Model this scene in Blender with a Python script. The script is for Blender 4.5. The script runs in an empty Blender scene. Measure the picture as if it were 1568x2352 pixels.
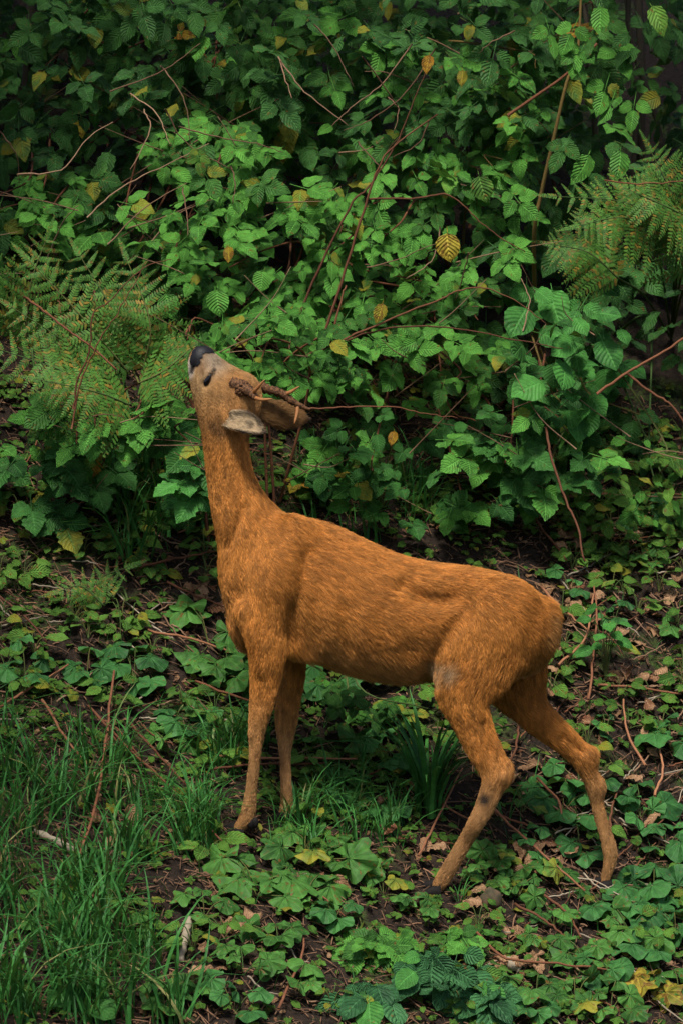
import bpy, math, numpy as np
from mathutils import Vector, Matrix
from mathutils.bvhtree import BVHTree
rng = np.random.RandomState(7)
scene = bpy.context.scene
COL = scene.collection
R = math.radians

# ------------------------------------------------------------------ camera, world, sun, exposure
DIST, PITCH, MID = 9.0, R(9.0), 1.12
cam_d = bpy.data.cameras.new('camera'); cam = bpy.data.objects.new('camera', cam_d); COL.objects.link(cam)
CAM = np.array([0, -DIST*math.cos(PITCH), MID + DIST*math.sin(PITCH)])
cam.location = CAM
cam.rotation_euler = (math.pi/2 - PITCH, 0, 0)
cam_d.sensor_fit = 'VERTICAL'; cam_d.sensor_height = 24
cam_d.lens = 24*DIST/2.24
cam_d.clip_start = .1; cam_d.clip_end = 500
cam_d.dof.use_dof = True; cam_d.dof.focus_distance = DIST; cam_d.dof.aperture_fstop = 8
scene.camera = cam

SUN_EL, SUN_AZ = R(64), R(192)          # azimuth clockwise from +Y: high behind the camera
world = bpy.data.worlds.new('World'); scene.world = world; world.use_nodes = True
wn = world.node_tree; bg = wn.nodes['Background']
sky = wn.nodes.new('ShaderNodeTexSky'); sky.sky_type = 'NISHITA'; sky.sun_disc = False
sky.sun_elevation = SUN_EL; sky.sun_rotation = SUN_AZ; sky.air_density = 1.0; sky.dust_density = 3.0; sky.ozone_density = 1.0
wn.links.new(sky.outputs[0], bg.inputs[0]); bg.inputs[1].default_value = 0.05
sd = bpy.data.lights.new('sun', 'SUN'); sun = bpy.data.objects.new('sun', sd); COL.objects.link(sun)
sd.energy = 1.5; sd.angle = R(13); sd.color = (1, .95, .86)
sv = Vector((math.sin(SUN_AZ)*math.cos(SUN_EL), math.cos(SUN_AZ)*math.cos(SUN_EL), math.sin(SUN_EL)))
sun.rotation_euler = sv.to_track_quat('Z', 'Y').to_euler()
vs = scene.view_settings
scene.display_settings.display_device = 'sRGB'
vs.view_transform = 'Standard'; vs.look = 'None'; vs.gamma = 1; vs.use_curve_mapping = False; vs.exposure = 1.58
scene.cycles.use_denoising = True
scene.cycles.max_bounces = 4; scene.cycles.diffuse_bounces = 2; scene.cycles.caustics_reflective = False; scene.cycles.caustics_refractive = False; scene.cycles.use_adaptive_sampling = True; scene.cycles.adaptive_threshold = .015; scene.cycles.transmission_bounces = 4; scene.cycles.transparent_max_bounces = 4

# ------------------------------------------------------------------ pixel rays (photo scaled to 1568 x 2352) and the ground
PPM = 1050.0
FW = np.array([0, math.cos(PITCH), -math.sin(PITCH)]); UP = np.array([0, math.sin(PITCH), math.cos(PITCH)])
def ray(px, py):
    return FW + np.array([(px-784)/PPM/DIST, 0, 0]) + UP*((1176-py)/PPM/DIST)
def P(px, py, y=0.0):
    d = ray(px, py); t = (y - CAM[1])/d[1]
    return CAM + d*t
def sstep(a, b, v):
    t = np.clip((v-a)/(b-a), 0, 1); return t*t*(3-2*t)
def ground(x, y):
    x = np.asarray(x, float); y = np.asarray(y, float)
    xs = 2.2*np.tanh(x/2.2)
    z = 0.383 - .27*xs + .38*y
    z = z + .30*np.maximum(y-.15, 0) - .22*np.maximum(y-1.6, 0)
    z = z + sstep(-.9, -2.2, y)*(-.38*y-.5)                    # levels out at the foot of the bank
    n = .010*np.sin(7.3*x+1.2)*np.sin(6.1*y+.4) + .006*np.sin(17*x+3*y)*np.sin(13*y-4*x+1)
    return z + n
def G(px, py):
    d = ray(px, py); t0, t1 = (-3.0-CAM[1])/d[1], (5.0-CAM[1])/d[1]
    for _ in range(2):
        t = np.linspace(t0, t1, 160); p = CAM + d*t[:, None]
        i = int(np.argmax(p[:, 2] <= ground(p[:, 0], p[:, 1]))); i = max(i, 1)
        t0, t1 = t[i-1], t[i]
    return CAM + d*t1

# ------------------------------------------------------------------ mesh helpers
def mesh_arrays(name, V, F, UV=None, smooth=True):
    V = np.asarray(V, np.float32); F = np.asarray(F, np.int32)
    m = bpy.data.meshes.new(name); nf, k = F.shape
    m.vertices.add(len(V)); m.vertices.foreach_set('co', V.ravel())
    m.loops.add(nf*k); m.loops.foreach_set('vertex_index', F.ravel())
    m.polygons.add(nf); m.polygons.foreach_set('loop_start', np.arange(0, nf*k, k, dtype=np.int32))
    m.polygons.foreach_set('use_smooth', np.full(nf, smooth))
    if UV is not None:
        ul = m.uv_layers.new(name='UVMap')
        ul.data.foreach_set('uv', np.asarray(UV, np.float32)[F.ravel()].ravel())
    m.update(calc_edges=True); m.validate()
    return m
def link(name, data, mat=None, parent=None, loc=None):
    o = bpy.data.objects.new(name, data); COL.objects.link(o)
    if mat is not None and data is not None: data.materials.clear(); data.materials.append(mat)
    if parent is not None: o.parent = parent
    if loc is not None: o.location = loc
    return o
def tag(o, label, cat, group=None, kind=None):
    o['label'] = label
    if cat: o['category'] = cat
    if group: o['group'] = group
    if kind: o['kind'] = kind
    return o
def empty(name, loc):
    return link(name, None, loc=Vector(loc))
def catmull(pts, n=6):
    pts = np.asarray(pts, float); out = []
    Q = np.vstack([2*pts[0]-pts[1], pts, 2*pts[-1]-pts[-2]])
    for i in range(len(pts)-1):
        a, b, c, d = Q[i:i+4]
        for t in np.arange(n)/n:
            out.append(.5*((2*b)+(c-a)*t+(2*a-5*b+4*c-d)*t*t+(3*b-a-3*c+d)*t**3))
    out.append(pts[-1]); return np.array(out)
def tube(pts, rad, sides=6):
    pts = np.asarray(pts, float); n = len(pts); rad = np.broadcast_to(np.asarray(rad, float), (n,))
    tg = np.gradient(pts, axis=0); tg /= np.linalg.norm(tg, axis=1)[:, None]+1e-9
    ref = np.array([0, 1, 0.]) if abs(tg[n//2][1]) < .9 else np.array([1., 0, 0])
    V = []; UV = []
    for i in range(n):
        a = np.cross(tg[i], ref); a /= np.linalg.norm(a)+1e-9; b = np.cross(tg[i], a)
        for k in range(sides):
            w = 2*math.pi*k/sides
            V.append(pts[i] + rad[i]*(math.cos(w)*a+math.sin(w)*b)); UV.append((k/sides, i/(n-1)))
    F = [(i*sides+k, i*sides+(k+1) % sides, (i+1)*sides+(k+1) % sides, (i+1)*sides+k) for i in range(n-1) for k in range(sides)]
    # caps
    for base in (0, (n-1)*sides):
        c = len(V); V.append(pts[0] if base == 0 else pts[-1]); UV.append((.5, 0 if base == 0 else 1))
        for k in range(0, sides-1, 2):
            F.append((base+k, base+(k+1) % sides, base+(k+2) % sides, c))
    return np.array(V), np.array(F), np.array(UV)
def join(parts):
    V, F, U, o = [], [], [], 0
    for v, f, u in parts:
        V.append(v); F.append(np.asarray(f)+o); U.append(u); o += len(v)
    return np.vstack(V), np.vstack(F), np.vstack(U)
def frame(d, n):
    d = np.asarray(d, float); d = d/np.linalg.norm(d)
    n = np.asarray(n, float); n = n - d*np.dot(n, d); n /= np.linalg.norm(n)+1e-9
    x = np.cross(d, n)
    return np.column_stack([x, d, n])          # local X, Y (along leaf), Z (upper face)
def inst(tmpl, Rm, pos, s):
    v, f, u = tmpl
    return (v*s)@Rm.T + pos, f, u
def mat4(Rm, pos, s):
    m = np.eye(4); m[:3, :3] = Rm*s; m[:3, 3] = pos
    return Matrix(m.tolist())

# ------------------------------------------------------------------ materials
def new_mat(name):
    m = bpy.data.materials.new(name); m.use_nodes = True
    nt = m.node_tree; nt.nodes.clear()
    out = nt.nodes.new('ShaderNodeOutputMaterial')
    return m, nt, out
class N:
    def __init__(s, nt): s.nt = nt
    def __call__(s, typ, ins=None, **kw):
        n = s.nt.nodes.new('ShaderNode'+typ)
        for k, v in kw.items(): setattr(n, k, v)
        for k, v in (ins or {}).items():
            i = n.inputs[k]
            if hasattr(v, 'is_linked') or isinstance(v, bpy.types.NodeSocket): s.nt.links.new(v, i)
            else: i.default_value = v
        return n
    def math(s, op, a, b=None, c=None, clamp=False):
        n = s.nt.nodes.new('ShaderNodeMath'); n.operation = op; n.use_clamp = clamp
        for i, v in enumerate((a, b, c)):
            if v is None: continue
            if isinstance(v, bpy.types.NodeSocket): s.nt.links.new(v, n.inputs[i])
            else: n.inputs[i].default_value = v
        return n.outputs[0]
    def mix(s, f, a, b, blend='MIX'):
        n = s.nt.nodes.new('ShaderNodeMix'); n.data_type = 'RGBA'; n.blend_type = blend
        for i, v in ((0, f), (6, a), (7, b)):
            if isinstance(v, bpy.types.NodeSocket): s.nt.links.new(v, n.inputs[i])
            else: n.inputs[i].default_value = v if i == 0 else (*v, 1) if len(v) == 3 else v
        return n.outputs[2]
    def ramp(s, f, a, b):
        n = s.nt.nodes.new('ShaderNodeMapRange'); n.clamp = True
        s.nt.links.new(f, n.inputs[0]); n.inputs[1].default_value = a; n.inputs[2].default_value = b
        return n.outputs[0]
def leaf_mat(name, ca, cb, cy=(.27, .25, .03), yellow=.1, vein='pinnate', nv=9, brown=.1, rough=.55, trans=.18, relief=.7):
    m, nt, out = new_mat(name); q = N(nt)
    uv = q('UVMap').outputs[0]; sp = q('SeparateXYZ', {0: uv})
    u, v = sp.outputs[0], sp.outputs[1]
    oi = q('ObjectInfo'); ge = q('NewGeometry')
    rnd = q.math('FRACT', q.math('ADD', oi.outputs['Random'], ge.outputs['Random Per Island']))
    rnd2 = q.math('FRACT', q.math('MULTIPLY', rnd, 7.31))
    pos = ge.outputs['Position']
    col = q.mix(rnd, tuple(c*.62 for c in ca), tuple(c*1.12 for c in cb))
    n1 = q('TexNoise', {'Vector': pos, 'Scale': 55.0, 'Detail': 3.0}).outputs[0]
    col = q.mix(q.math('MULTIPLY', q.ramp(n1, .35, .75), .35), col, tuple(min(1, c*1.7+.004) for c in cb))
    col = q.mix(1.0, col, q('CombineColor', {0: q.math('ADD', .62, q.math('MULTIPLY', n1, .8)), 1: q.math('ADD', .62, q.math('MULTIPLY', n1, .8)), 2: q.math('ADD', .62, q.math('MULTIPLY', n1, .8))}).outputs[0], 'MULTIPLY')
    # yellowing on some leaves, strongest toward the rim
    n2 = q('TexNoise', {'Vector': pos, 'Scale': 28.0, 'Detail': 4.0}).outputs[0]
    sel = q.ramp(rnd2, 1-yellow, 1-yellow*.55) if yellow > 0 else q.math('MULTIPLY', rnd2, 0.0)
    col = q.mix(q.math('MULTIPLY', sel, q.ramp(n2, .30, .55)), col, cy)
    n3 = q('TexNoise', {'Vector': pos, 'Scale': 90.0, 'Detail': 2.0}).outputs[0]
    col = q.mix(q.math('MULTIPLY', q.ramp(n3, .70-brown*.35, .78-brown*.3), .8), col, (.16, .07, .02))
    if vein == 'pinnate':
        a = q.math('ABSOLUTE', q.math('SUBTRACT', q.math('MULTIPLY', u, 2.0), 1.0))
        s = q.math('SUBTRACT', q.math('MULTIPLY', v, float(nv)), q.math('MULTIPLY', a, 2.4))
        w = q.math('ABSOLUTE', q.math('SUBTRACT', q.math('FRACT', s), .5))         # 0 at rib centre .. .5
        vein_l = q.ramp(w, .10, .0); mid = q.ramp(a, .10, .02)
    else:
        s = q.math('MULTIPLY', u, float(nv))
        w = q.math('ABSOLUTE', q.math('SUBTRACT', q.math('FRACT', s), .5))
        wv = q.math('MULTIPLY', w, v)
        vein_l = q.ramp(wv, .05, .0); mid = q.math('MULTIPLY', vein_l, 0.0)
    vv = q.math('MAXIMUM', q.math('MULTIPLY', vein_l, .6), mid)
    col = q.mix(q.math('MULTIPLY', vv, .55), col, tuple(min(1, c*1.8+.02) for c in cb))
    hgt = q.math('SUBTRACT', q.math('MULTIPLY', w, 1.6), q.math('MULTIPLY', mid, .6))
    hgt = q.math('ADD', hgt, q.math('MULTIPLY', n1, .5))
    bump = q('Bump', {'Strength': relief, 'Distance': .004, 'Height': hgt})
    bs = q('BsdfPrincipled', {'Base Color': col, 'Roughness': rough, 'Specular IOR Level': .16, 'Normal': bump.outputs[0]})
    tr = q('BsdfTranslucent', {'Color': q.mix(.35, col, (.25, .40, .05))})
    mx = q('MixShader', {0: trans, 1: bs.outputs[0], 2: tr.outputs[0]})
    nt.links.new(mx.outputs[0], out.inputs[0])
    return m
def bark_mat(name, ca, cb, rough=.8, scale=60):
    m, nt, out = new_mat(name); q = N(nt)
    oi = q('ObjectInfo'); ge = q('NewGeometry')
    n1 = q('TexNoise', {'Vector': ge.outputs['Position'], 'Scale': float(scale), 'Detail': 5.0}).outputs[0]
    f = q.math('ADD', q.math('MULTIPLY', n1, .7), q.math('SUBTRACT', q.math('FRACT', q.math('ADD', oi.outputs['Random'], ge.outputs['Random Per Island'])), .35), clamp=True)
    col = q.mix(f, ca, cb)
    bump = q('Bump', {'Strength': .5, 'Distance': .003, 'Height': n1})
    bs = q('BsdfPrincipled', {'Base Color': col, 'Roughness': rough, 'Specular IOR Level': .25, 'Normal': bump.outputs[0]})
    nt.links.new(bs.outputs[0], out.inputs[0]); return m
def attr_mat(name, rough=.6, spec=.2, gloss_attr=False):
    m, nt, out = new_mat(name); q = N(nt)
    at = q('Attribute', attribute_name='col')
    bs = q('BsdfPrincipled', {'Base Color': at.outputs['Color'], 'Roughness': rough, 'Specular IOR Level': spec})
    nt.links.new(bs.outputs[0], out.inputs[0]); return m
def plain_mat(name, c, rough=.5, spec=.4, noise=0, c2=None):
    m, nt, out = new_mat(name); q = N(nt)
    col = c
    ins = {'Roughness': rough, 'Specular IOR Level': spec}
    ge = q('NewGeometry'); n1 = q('TexNoise', {'Vector': ge.outputs['Position'], 'Scale': float(noise or 80), 'Detail': 4.0}).outputs[0]
    ins['Base Color'] = q.mix(q.ramp(n1, .35, .65), c, c2 or tuple(x*.6 for x in c))
    ins['Normal'] = q('Bump', {'Strength': .4, 'Distance': .002, 'Height': n1}).outputs[0]
    bs = q('BsdfPrincipled', ins); nt.links.new(bs.outputs[0], out.inputs[0]); return m

M = {}
M['rasp'] = leaf_mat('raspberry_leaf', (.046, .168, .027), (.090, .265, .040), yellow=.05, brown=.16)
M['dark'] = leaf_mat('dark_leaf', (.026, .095, .020), (.048, .140, .026), yellow=.06, brown=.2, nv=8)
M['bramble'] = leaf_mat('bramble_leaf', (.020, .085, .018), (.040, .135, .026), yellow=.03, brown=.05, nv=8, relief=.6)
M['broad'] = leaf_mat('broad_leaf', (.030, .130, .028), (.056, .200, .036), yellow=.04, brown=.06, nv=8, relief=.5)
M['weed'] = leaf_mat('weed_leaf', (.042, .130, .022), (.095, .205, .030), yellow=.12, brown=.3, nv=7)
M['quilt'] = leaf_mat('quilted_leaf', (.022, .085, .032), (.045, .145, .050), yellow=.02, brown=.05, nv=6, relief=.9)
M['round'] = leaf_mat('round_leaf', (.026, .105, .030), (.048, .160, .038), yellow=.03, brown=.15, vein='radial', nv=9, relief=1.0)
M['lobed'] = leaf_mat('lobed_leaf', (.034, .115, .024), (.064, .175, .032), yellow=.06, brown=.25, vein='radial', nv=9, relief=1.0)
M['yellowlobed'] = leaf_mat('yellow_lobed_leaf', (.14, .17, .02), (.34, .25, .03), cy=(.38, .17, .02), yellow=.5, brown=.6, vein='radial', nv=9)
M['yellow'] = leaf_mat('yellow_leaf', (.17, .20, .02), (.36, .27, .03), cy=(.38, .17, .02), yellow=.5, brown=.6, nv=7)
M['fern'] = leaf_mat('fern_leaf', (.036, .112, .018), (.068, .170, .026), cy=(.28, .17, .03), yellow=.16, brown=.42, nv=3, relief=.1)
M['grass'] = leaf_mat('grass_blade', (.024, .108, .026), (.048, .180, .036), cy=(.30, .26, .10), yellow=.06, brown=.02, nv=1, relief=.05, rough=.42)
M['under'] = leaf_mat('undergrowth_leaf', (.022, .078, .020), (.040, .120, .026), yellow=.05, brown=.15, nv=8)
M['dead'] = leaf_mat('dead_leaf', (.22, .115, .055), (.34, .20, .11), cy=(.16, .06, .03), yellow=.35, brown=.3, nv=7, rough=.8, trans=.08)
M['cane'] = bark_mat('red_cane', (.075, .027, .014), (.19, .075, .036))
M['greencane'] = bark_mat('green_cane', (.10, .085, .022), (.20, .13, .04))
M['twig'] = bark_mat('dead_twig', (.11, .055, .032), (.30, .18, .11))
M['redstem'] = bark_mat('red_stem', (.16, .06, .03), (.38, .17, .085))
M['paletwig'] = bark_mat('pale_twig', (.22, .18, .13), (.40, .33, .24))
M['litter'] = bark_mat('litter_bits', (.035, .022, .015), (.26, .14, .08))
M['trunk'] = bark_mat('trunk_bark', (.03, .026, .02), (.09, .075, .055), scale=40)
M['stem'] = bark_mat('green_stem', (.05, .10, .025), (.11, .11, .03))
def soil():
    m, nt, out = new_mat('soil'); q = N(nt)
    pos = q('NewGeometry').outputs['Position']
    a = q('TexNoise', {'Vector': pos, 'Scale': 6.0, 'Detail': 6.0}).outputs[0]
    b = q('TexNoise', {'Vector': pos, 'Scale': 70.0, 'Detail': 6.0, 'Roughness': .7}).outputs[0]
    c = q('TexVoronoi', {'Vector': pos, 'Scale': 120.0}).outputs[0]
    col = q.mix(q.ramp(b, .3, .7), (.010, .008, .007), (.050, .034, .024))
    moss = q.math('MULTIPLY', q.ramp(a, .52, .62), q.ramp(b, .40, .6))
    col = q.mix(moss, col, (.05, .085, .018))
    h = q.math('ADD', b, q.math('MULTIPLY', c, .5))
    bump = q('Bump', {'Strength': .9, 'Distance': .012, 'Height': h})
    bs = q('BsdfPrincipled', {'Base Color': col, 'Roughness': .95, 'Specular IOR Level': .15, 'Normal': bump.outputs[0]})
    nt.links.new(bs.outputs[0], out.inputs[0]); return m
M['soil'] = soil()

# ------------------------------------------------------------------ ground sheet
def axis_pts(lo, hi, fine, step, far):
    a = list(np.arange(lo, hi+1e-6, fine)); s = step
    x = hi
    while x < far: x += s; s *= 1.35; a.append(x)
    x = lo; s = step
    while x > -far: x -= s; s *= 1.35; a.insert(0, x)
    return np.array(a)
gx, gy = axis_pts(-1.3, 1.3, .02, .05, 90), axis_pts(-1.1, 2.6, .02, .05, 90)
XX, YY = np.meshgrid(gx, gy, indexing='ij')
ZZ = ground(XX, YY)
fine = ((np.abs(XX) < 1.4) & (YY > -1.2) & (YY < 2.7))
ZZ = ZZ + fine*(rng.rand(*ZZ.shape)-.5)*.010
V = np.column_stack([XX.ravel(), YY.ravel(), ZZ.ravel()])
ny = len(gy); ii, jj = np.meshgrid(np.arange(len(gx)-1), np.arange(ny-1), indexing='ij')
b0 = (ii*ny+jj).ravel()
gr = link('ground', mesh_arrays('ground', V, np.column_stack([b0, b0+ny, b0+ny+1, b0+1])), M['soil'])
tag(gr, 'dark brown soil bank with moss and rotting litter rising behind the deer', None, kind='structure')

# ------------------------------------------------------------------ the deer: body as one implicit surface
PX = 1/PPM
def foot(px, py): return float(G(px, py)[1])
def chain(st, fur):       # stations: px, py, y(m), in-plane half width px, lateral half width px
    st = np.array(st, float)
    pts = np.array([np.concatenate([P(a, b, y), [(rn-fur)*PX, (ry-fur)*PX]]) for a, b, y, rn, ry in st])
    return catmull(pts, 4)
yfn, yff = foot(540, 1918), foot(650, 1882)
yrn, yrf = foot(990, 2050), foot(1390, 2040)
CH = {}
CH['torso'] = chain([(576,1345,0,66,60),(600,1330,0,112,82),(650,1328,0,143,100),(700,1342,0,157,110),(770,1373,0,156,122),(850,1405,0,153,128),
                     (930,1424,0,148,128),(1010,1424,0,136,118),(1080,1428,0,131,110),(1150,1442,0,124,108),(1196,1452,0,98,90),(1222,1450,0,62,58)], 10)
CH['neck'] = chain([(520,945,0,62,58),(518,990,0,58,56),(521,1040,0,56,55),(528,1090,0,57,56),(542,1140,0,64,61),(562,1190,0,76,72),(588,1240,0,92,84),(606,1290,0,98,90)], 8)
CH['head'] = chain([(461,816,0,23,25),(466,829,0,33,30),(473,846,0,41,34),(487,870,0,52,44),(506,897,0,66,54),(522,922,0,72,57),(528,950,0,66,55)], 3)
CH['leg_fn'] = chain([(612,1400,-.075,78,34),(614,1455,-.085,56,34),(614,1500,-.085,43,34),(611,1544,-.085,37,30),(606,1590,-.085,32,27),(598,1635,-.086,27,24),(590,1682,-.086,21,21),(587,1726,-.087,16.5,17),
                      (582,1777,(yfn-.09)/2,15.5,15),(576,1828,yfn,16,16),(571,1866,yfn,19,18),(561,1887,yfn,16,17),(549,1903,yfn,14,16)], 4)
CH['leg_ff'] = chain([(655,1410,.075,60,34),(672,1470,.085,36,32),(677,1510,.085,27,30),(673,1560,.085,27,28),(663,1609,.08,28,26),(658,1650,.075,28,24),(656,1690,.07,22,21),(655,1722,.06,16.5,17),
                      (656,1767,(yff+.06)/2,15,15),(657,1807,yff,15.5,15),(659,1845,yff,16,17),(656,1862,yff,15,16),(652,1872,yff,13,15)], 4)
CH['leg_rn'] = chain([(1120,1450,-.055,112,50),(1090,1530,-.075,98,48),(1064,1588,-.085,70,42),(1078,1645,-.09,50,36),(1098,1697,-.095,43,30),(1116,1732,-.1,41,26),(1132,1766,-.105,37,23),(1136,1792,-.108,32,22),
                      (1124,1824,-.11,29,22),(1112,1855,-.112,27,21),(1092,1890,-.115,24,20),(1070,1928,yrn,22,19),(1052,1958,yrn,21,19),(1034,1990,yrn,22,20),(1014,2022,yrn,21,20),(1002,2040,yrn,16,16)], 6)
CH['leg_rf'] = chain([(1160,1460,.06,95,46),(1180,1560,.075,82,44),(1212,1622,.08,50,38),(1255,1667,.08,40,32),(1298,1702,.08,34,27),(1331,1738,.082,29,23),(1349,1772,.083,24,21),(1360,1800,.084,21,19),
                      (1369,1840,.085,20,18),(1379,1880,.085,19.5,18),(1391,1920,(yrf+.085)/2,20,18),(1399,1950,yrf,21,19),(1400,1978,yrf,19,18),(1393,2005,yrf,16,16),(1390,2024,yrf,15,16)], 6)
# extra lumps: (px, py, y, rx, rz, ry)
LUMP = [(640,1340,-.075,62,95,40),(1150,1420,-.06,90,95,46),(1358,1735,.082,9,14,10),(1376,1806,.085,8,11,9),(1160,1774,-.106,9,15,11),
        (1256,1408,0,12,24,20),(1150,1420,.06,90,95,46),(576,1415,0,50,74,60),(556,1318,0,40,80,56),(570,905,-.0,24,38,34),(684,1478,-.05,30,34,22),(672,1240,-.045,50,55,34)]
DENT = [(1000,1378,-.114,60,13,28),(672,1445,-.120,9,46,28),(955,1500,-.128,40,20,20),(1040,1480,-.137,18,60,16)]
h = .0055
lo = np.array([-.38, -.21, .20]); hi = np.array([.64, .20, 1.52])
nx, nyv, nz = [int(math.ceil((hi[i]-lo[i])/h))+1 for i in range(3)]
ax = [lo[0]+h*np.arange(nx), lo[1]+h*np.arange(nyv), lo[2]+h*np.arange(nz)]
def ell_d(dn, dy, da, rn, ry, ra):
    k0 = np.sqrt((dn/rn)**2+(dy/ry)**2+(da/ra)**2)+1e-9
    k1 = np.sqrt((dn/rn**2)**2+(dy/ry**2)**2+(da/ra**2)**2)+1e-9
    return k0*(k0-1)/k1
def seg_frame(A, B):
    a = B-A; L = np.linalg.norm(a); a = a/L
    b = np.array([0, 1., 0])-a*a[1]; b /= np.linalg.norm(b)
    return a, L, b, np.cross(a, b)
def chain_eval(ch, X, Y, Z):
    D = np.full(X.shape, 9.0); T = np.zeros(X.shape)
    for i in range(len(ch)-1):
        A, B = ch[i, :3], ch[i+1, :3]; a, L, b, n = seg_frame(A, B)
        dx, dy, dz = X-A[0], Y-A[1], Z-A[2]
        s = dx*a[0]+dy*a[1]+dz*a[2]; t = np.clip(s/L, 0, 1); da = s-t*L
        rn = ch[i, 3]*(1-t)+ch[i+1, 3]*t; ry = ch[i, 4]*(1-t)+ch[i+1, 4]*t
        dn = dx*n[0]+dy*n[1]+dz*n[2]; db = dx*b[0]+dy*b[1]+dz*b[2]
        d = ell_d(dn, db, da, rn, ry, np.minimum(rn, ry))
        better = d < D; D = np.where(better, d, D); T = np.where(better, (i+t)/(len(ch)-1), T)
    return D, T
def smin(a, b, k):
    hh = np.clip(.5+.5*(b-a)/k, 0, 1); return b*(1-hh)+a*hh-k*hh*(1-hh)
F = np.full((nx, nyv, nz), .2)
def box_idx(c, r):
    s = []
    for i in range(3):
        a = max(0, int((c[i]-r[i]-lo[i])/h)); b = min([nx, nyv, nz][i], int((c[i]+r[i]-lo[i])/h)+2)
        s.append(slice(a, max(a, b)))
    return tuple(s)
KS = {'torso': .03, 'neck': .028, 'head': .022, 'leg_fn': .022, 'leg_ff': .022, 'leg_rn': .03, 'leg_rf': .03}
for nme, ch in CH.items():
    m = (ch[:, 3:].max(1)+.06)
    cl = (ch[:, :3]-m[:, None]).min(0); chh = (ch[:, :3]+m[:, None]).max(0)
    sl = box_idx((cl+chh)/2, (chh-cl)/2)
    X, Y, Z = np.meshgrid(ax[0][sl[0]], ax[1][sl[1]], ax[2][sl[2]], indexing='ij')
    d = np.full(X.shape, .2)
    # evaluate each segment only in its own neighbourhood
    for i in range(len(ch)-1):
        A, B = ch[i, :3], ch[i+1, :3]; mm = max(ch[i, 3:].max(), ch[i+1, 3:].max())+.055
        bl, bh = np.minimum(A, B)-mm, np.maximum(A, B)+mm
        s2 = box_idx((bl+bh)/2, (bh-bl)/2)
        loc = tuple(slice(max(0, s2[j].start-sl[j].start), max(0, min(s2[j].stop, sl[j].stop)-sl[j].start)) for j in range(3))
        if any(q.stop <= q.start for q in loc): continue
        dd, _ = chain_eval(ch[i:i+2], X[loc], Y[loc], Z[loc])
        d[loc] = smin(d[loc], dd, .006)
    F[sl] = smin(F[sl], d, KS[nme])
for px, py, y, rx, rz, ry in LUMP:
    c = P(px, py, y); rr = np.array([rx, ry, rz])*PX; sl = box_idx(c, rr+.05)
    X, Y, Z = np.meshgrid(ax[0][sl[0]]-c[0], ax[1][sl[1]]-c[1], ax[2][sl[2]]-c[2], indexing='ij')
    F[sl] = smin(F[sl], ell_d(X, Y, Z, rr[0], rr[1], rr[2]), .035)
for px, py, y, rx, rz, ry in DENT:
    c = P(px, py, y); rr = np.array([rx, ry, rz])*PX; sl = box_idx(c, rr+.05)
    X, Y, Z = np.meshgrid(ax[0][sl[0]]-c[0], ax[1][sl[1]]-c[1], ax[2][sl[2]]-c[2], indexing='ij')
    F[sl] = -smin(-F[sl], ell_d(X, Y, Z, rr[0], rr[1], rr[2]), .03)
def surface_nets(F):
    S = F < 0
    c = [S[i:nx-1+i, j:nyv-1+j, k:nz-1+k] for i in (0, 1) for j in (0, 1) for k in (0, 1)]
    tot = sum(x.astype(np.int8) for x in c); act = (tot > 0) & (tot < 8)
    ids = -np.ones(act.shape, np.int64); I = np.argwhere(act); ids[act] = np.arange(len(I))
    acc = np.zeros((len(I), 3)); cnt = np.zeros(len(I))
    cor = [(i, j, k) for i in (0, 1) for j in (0, 1) for k in (0, 1)]
    val = [F[I[:, 0]+a, I[:, 1]+b, I[:, 2]+cc] for a, b, cc in cor]
    for e0 in range(8):
        for axis in range(3):
            if cor[e0][axis] == 1: continue
            e1 = cor.index(tuple(1 if q == axis else cor[e0][q] for q in range(3)))
            f0, f1 = val[e0], val[e1]; cr = (f0 < 0) != (f1 < 0)
            t = np.where(cr, f0/(f0-f1+1e-12), 0); p = np.tile(np.array(cor[e0], float), (len(I), 1)); p[:, axis] += t
            acc[cr] += p[cr]; cnt[cr] += 1
    V = lo + h*(I+acc/cnt[:, None])
    faces = []
    for axis in range(3):
        u, v = [(1, 2), (2, 0), (0, 1)][axis]
        a0 = [slice(1, -1)]*3; a0[axis] = slice(0, -1); a1 = list(a0); a1[axis] = slice(1, None)
        s0, s1 = S[tuple(a0)], S[tuple(a1)]; ed = np.argwhere(s0 != s1)
        inside = s0[s0 != s1]; ed = ed+np.array([0 if q == axis else 1 for q in range(3)])
        du = np.eye(3, dtype=int)[u]; dv = np.eye(3, dtype=int)[v]
        g = lambda e: ids[e[:, 0], e[:, 1], e[:, 2]]
        q = np.column_stack([g(ed-du-dv), g(ed-dv), g(ed), g(ed-du)])
        q[~inside] = q[~inside][:, ::-1]; faces.append(q)
    return V, np.vstack(faces)
BV, BF = surface_nets(F)
def smooth(V, F4, it, w=.5):
    for _ in range(it):
        acc = np.zeros_like(V); n = np.zeros(len(V))
        for a, b in ((0, 1), (1, 2), (2, 3), (3, 0)):
            np.add.at(acc, F4[:, a], V[F4[:, b]]); np.add.at(n, F4[:, a], 1)
            np.add.at(acc, F4[:, b], V[F4[:, a]]); np.add.at(n, F4[:, b], 1)
        V = V*(1-w)+w*acc/n[:, None]
    return V
BV = smooth(BV, BF, 3)
def vnormals(V, F4):
    fn = np.cross(V[F4[:, 2]]-V[F4[:, 0]], V[F4[:, 3]]-V[F4[:, 1]]); n = np.zeros_like(V)
    for k in range(4): np.add.at(n, F4[:, k], fn)
    return n/(np.linalg.norm(n, axis=1)[:, None]+1e-12)
BN = vnormals(BV, BF)
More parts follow.
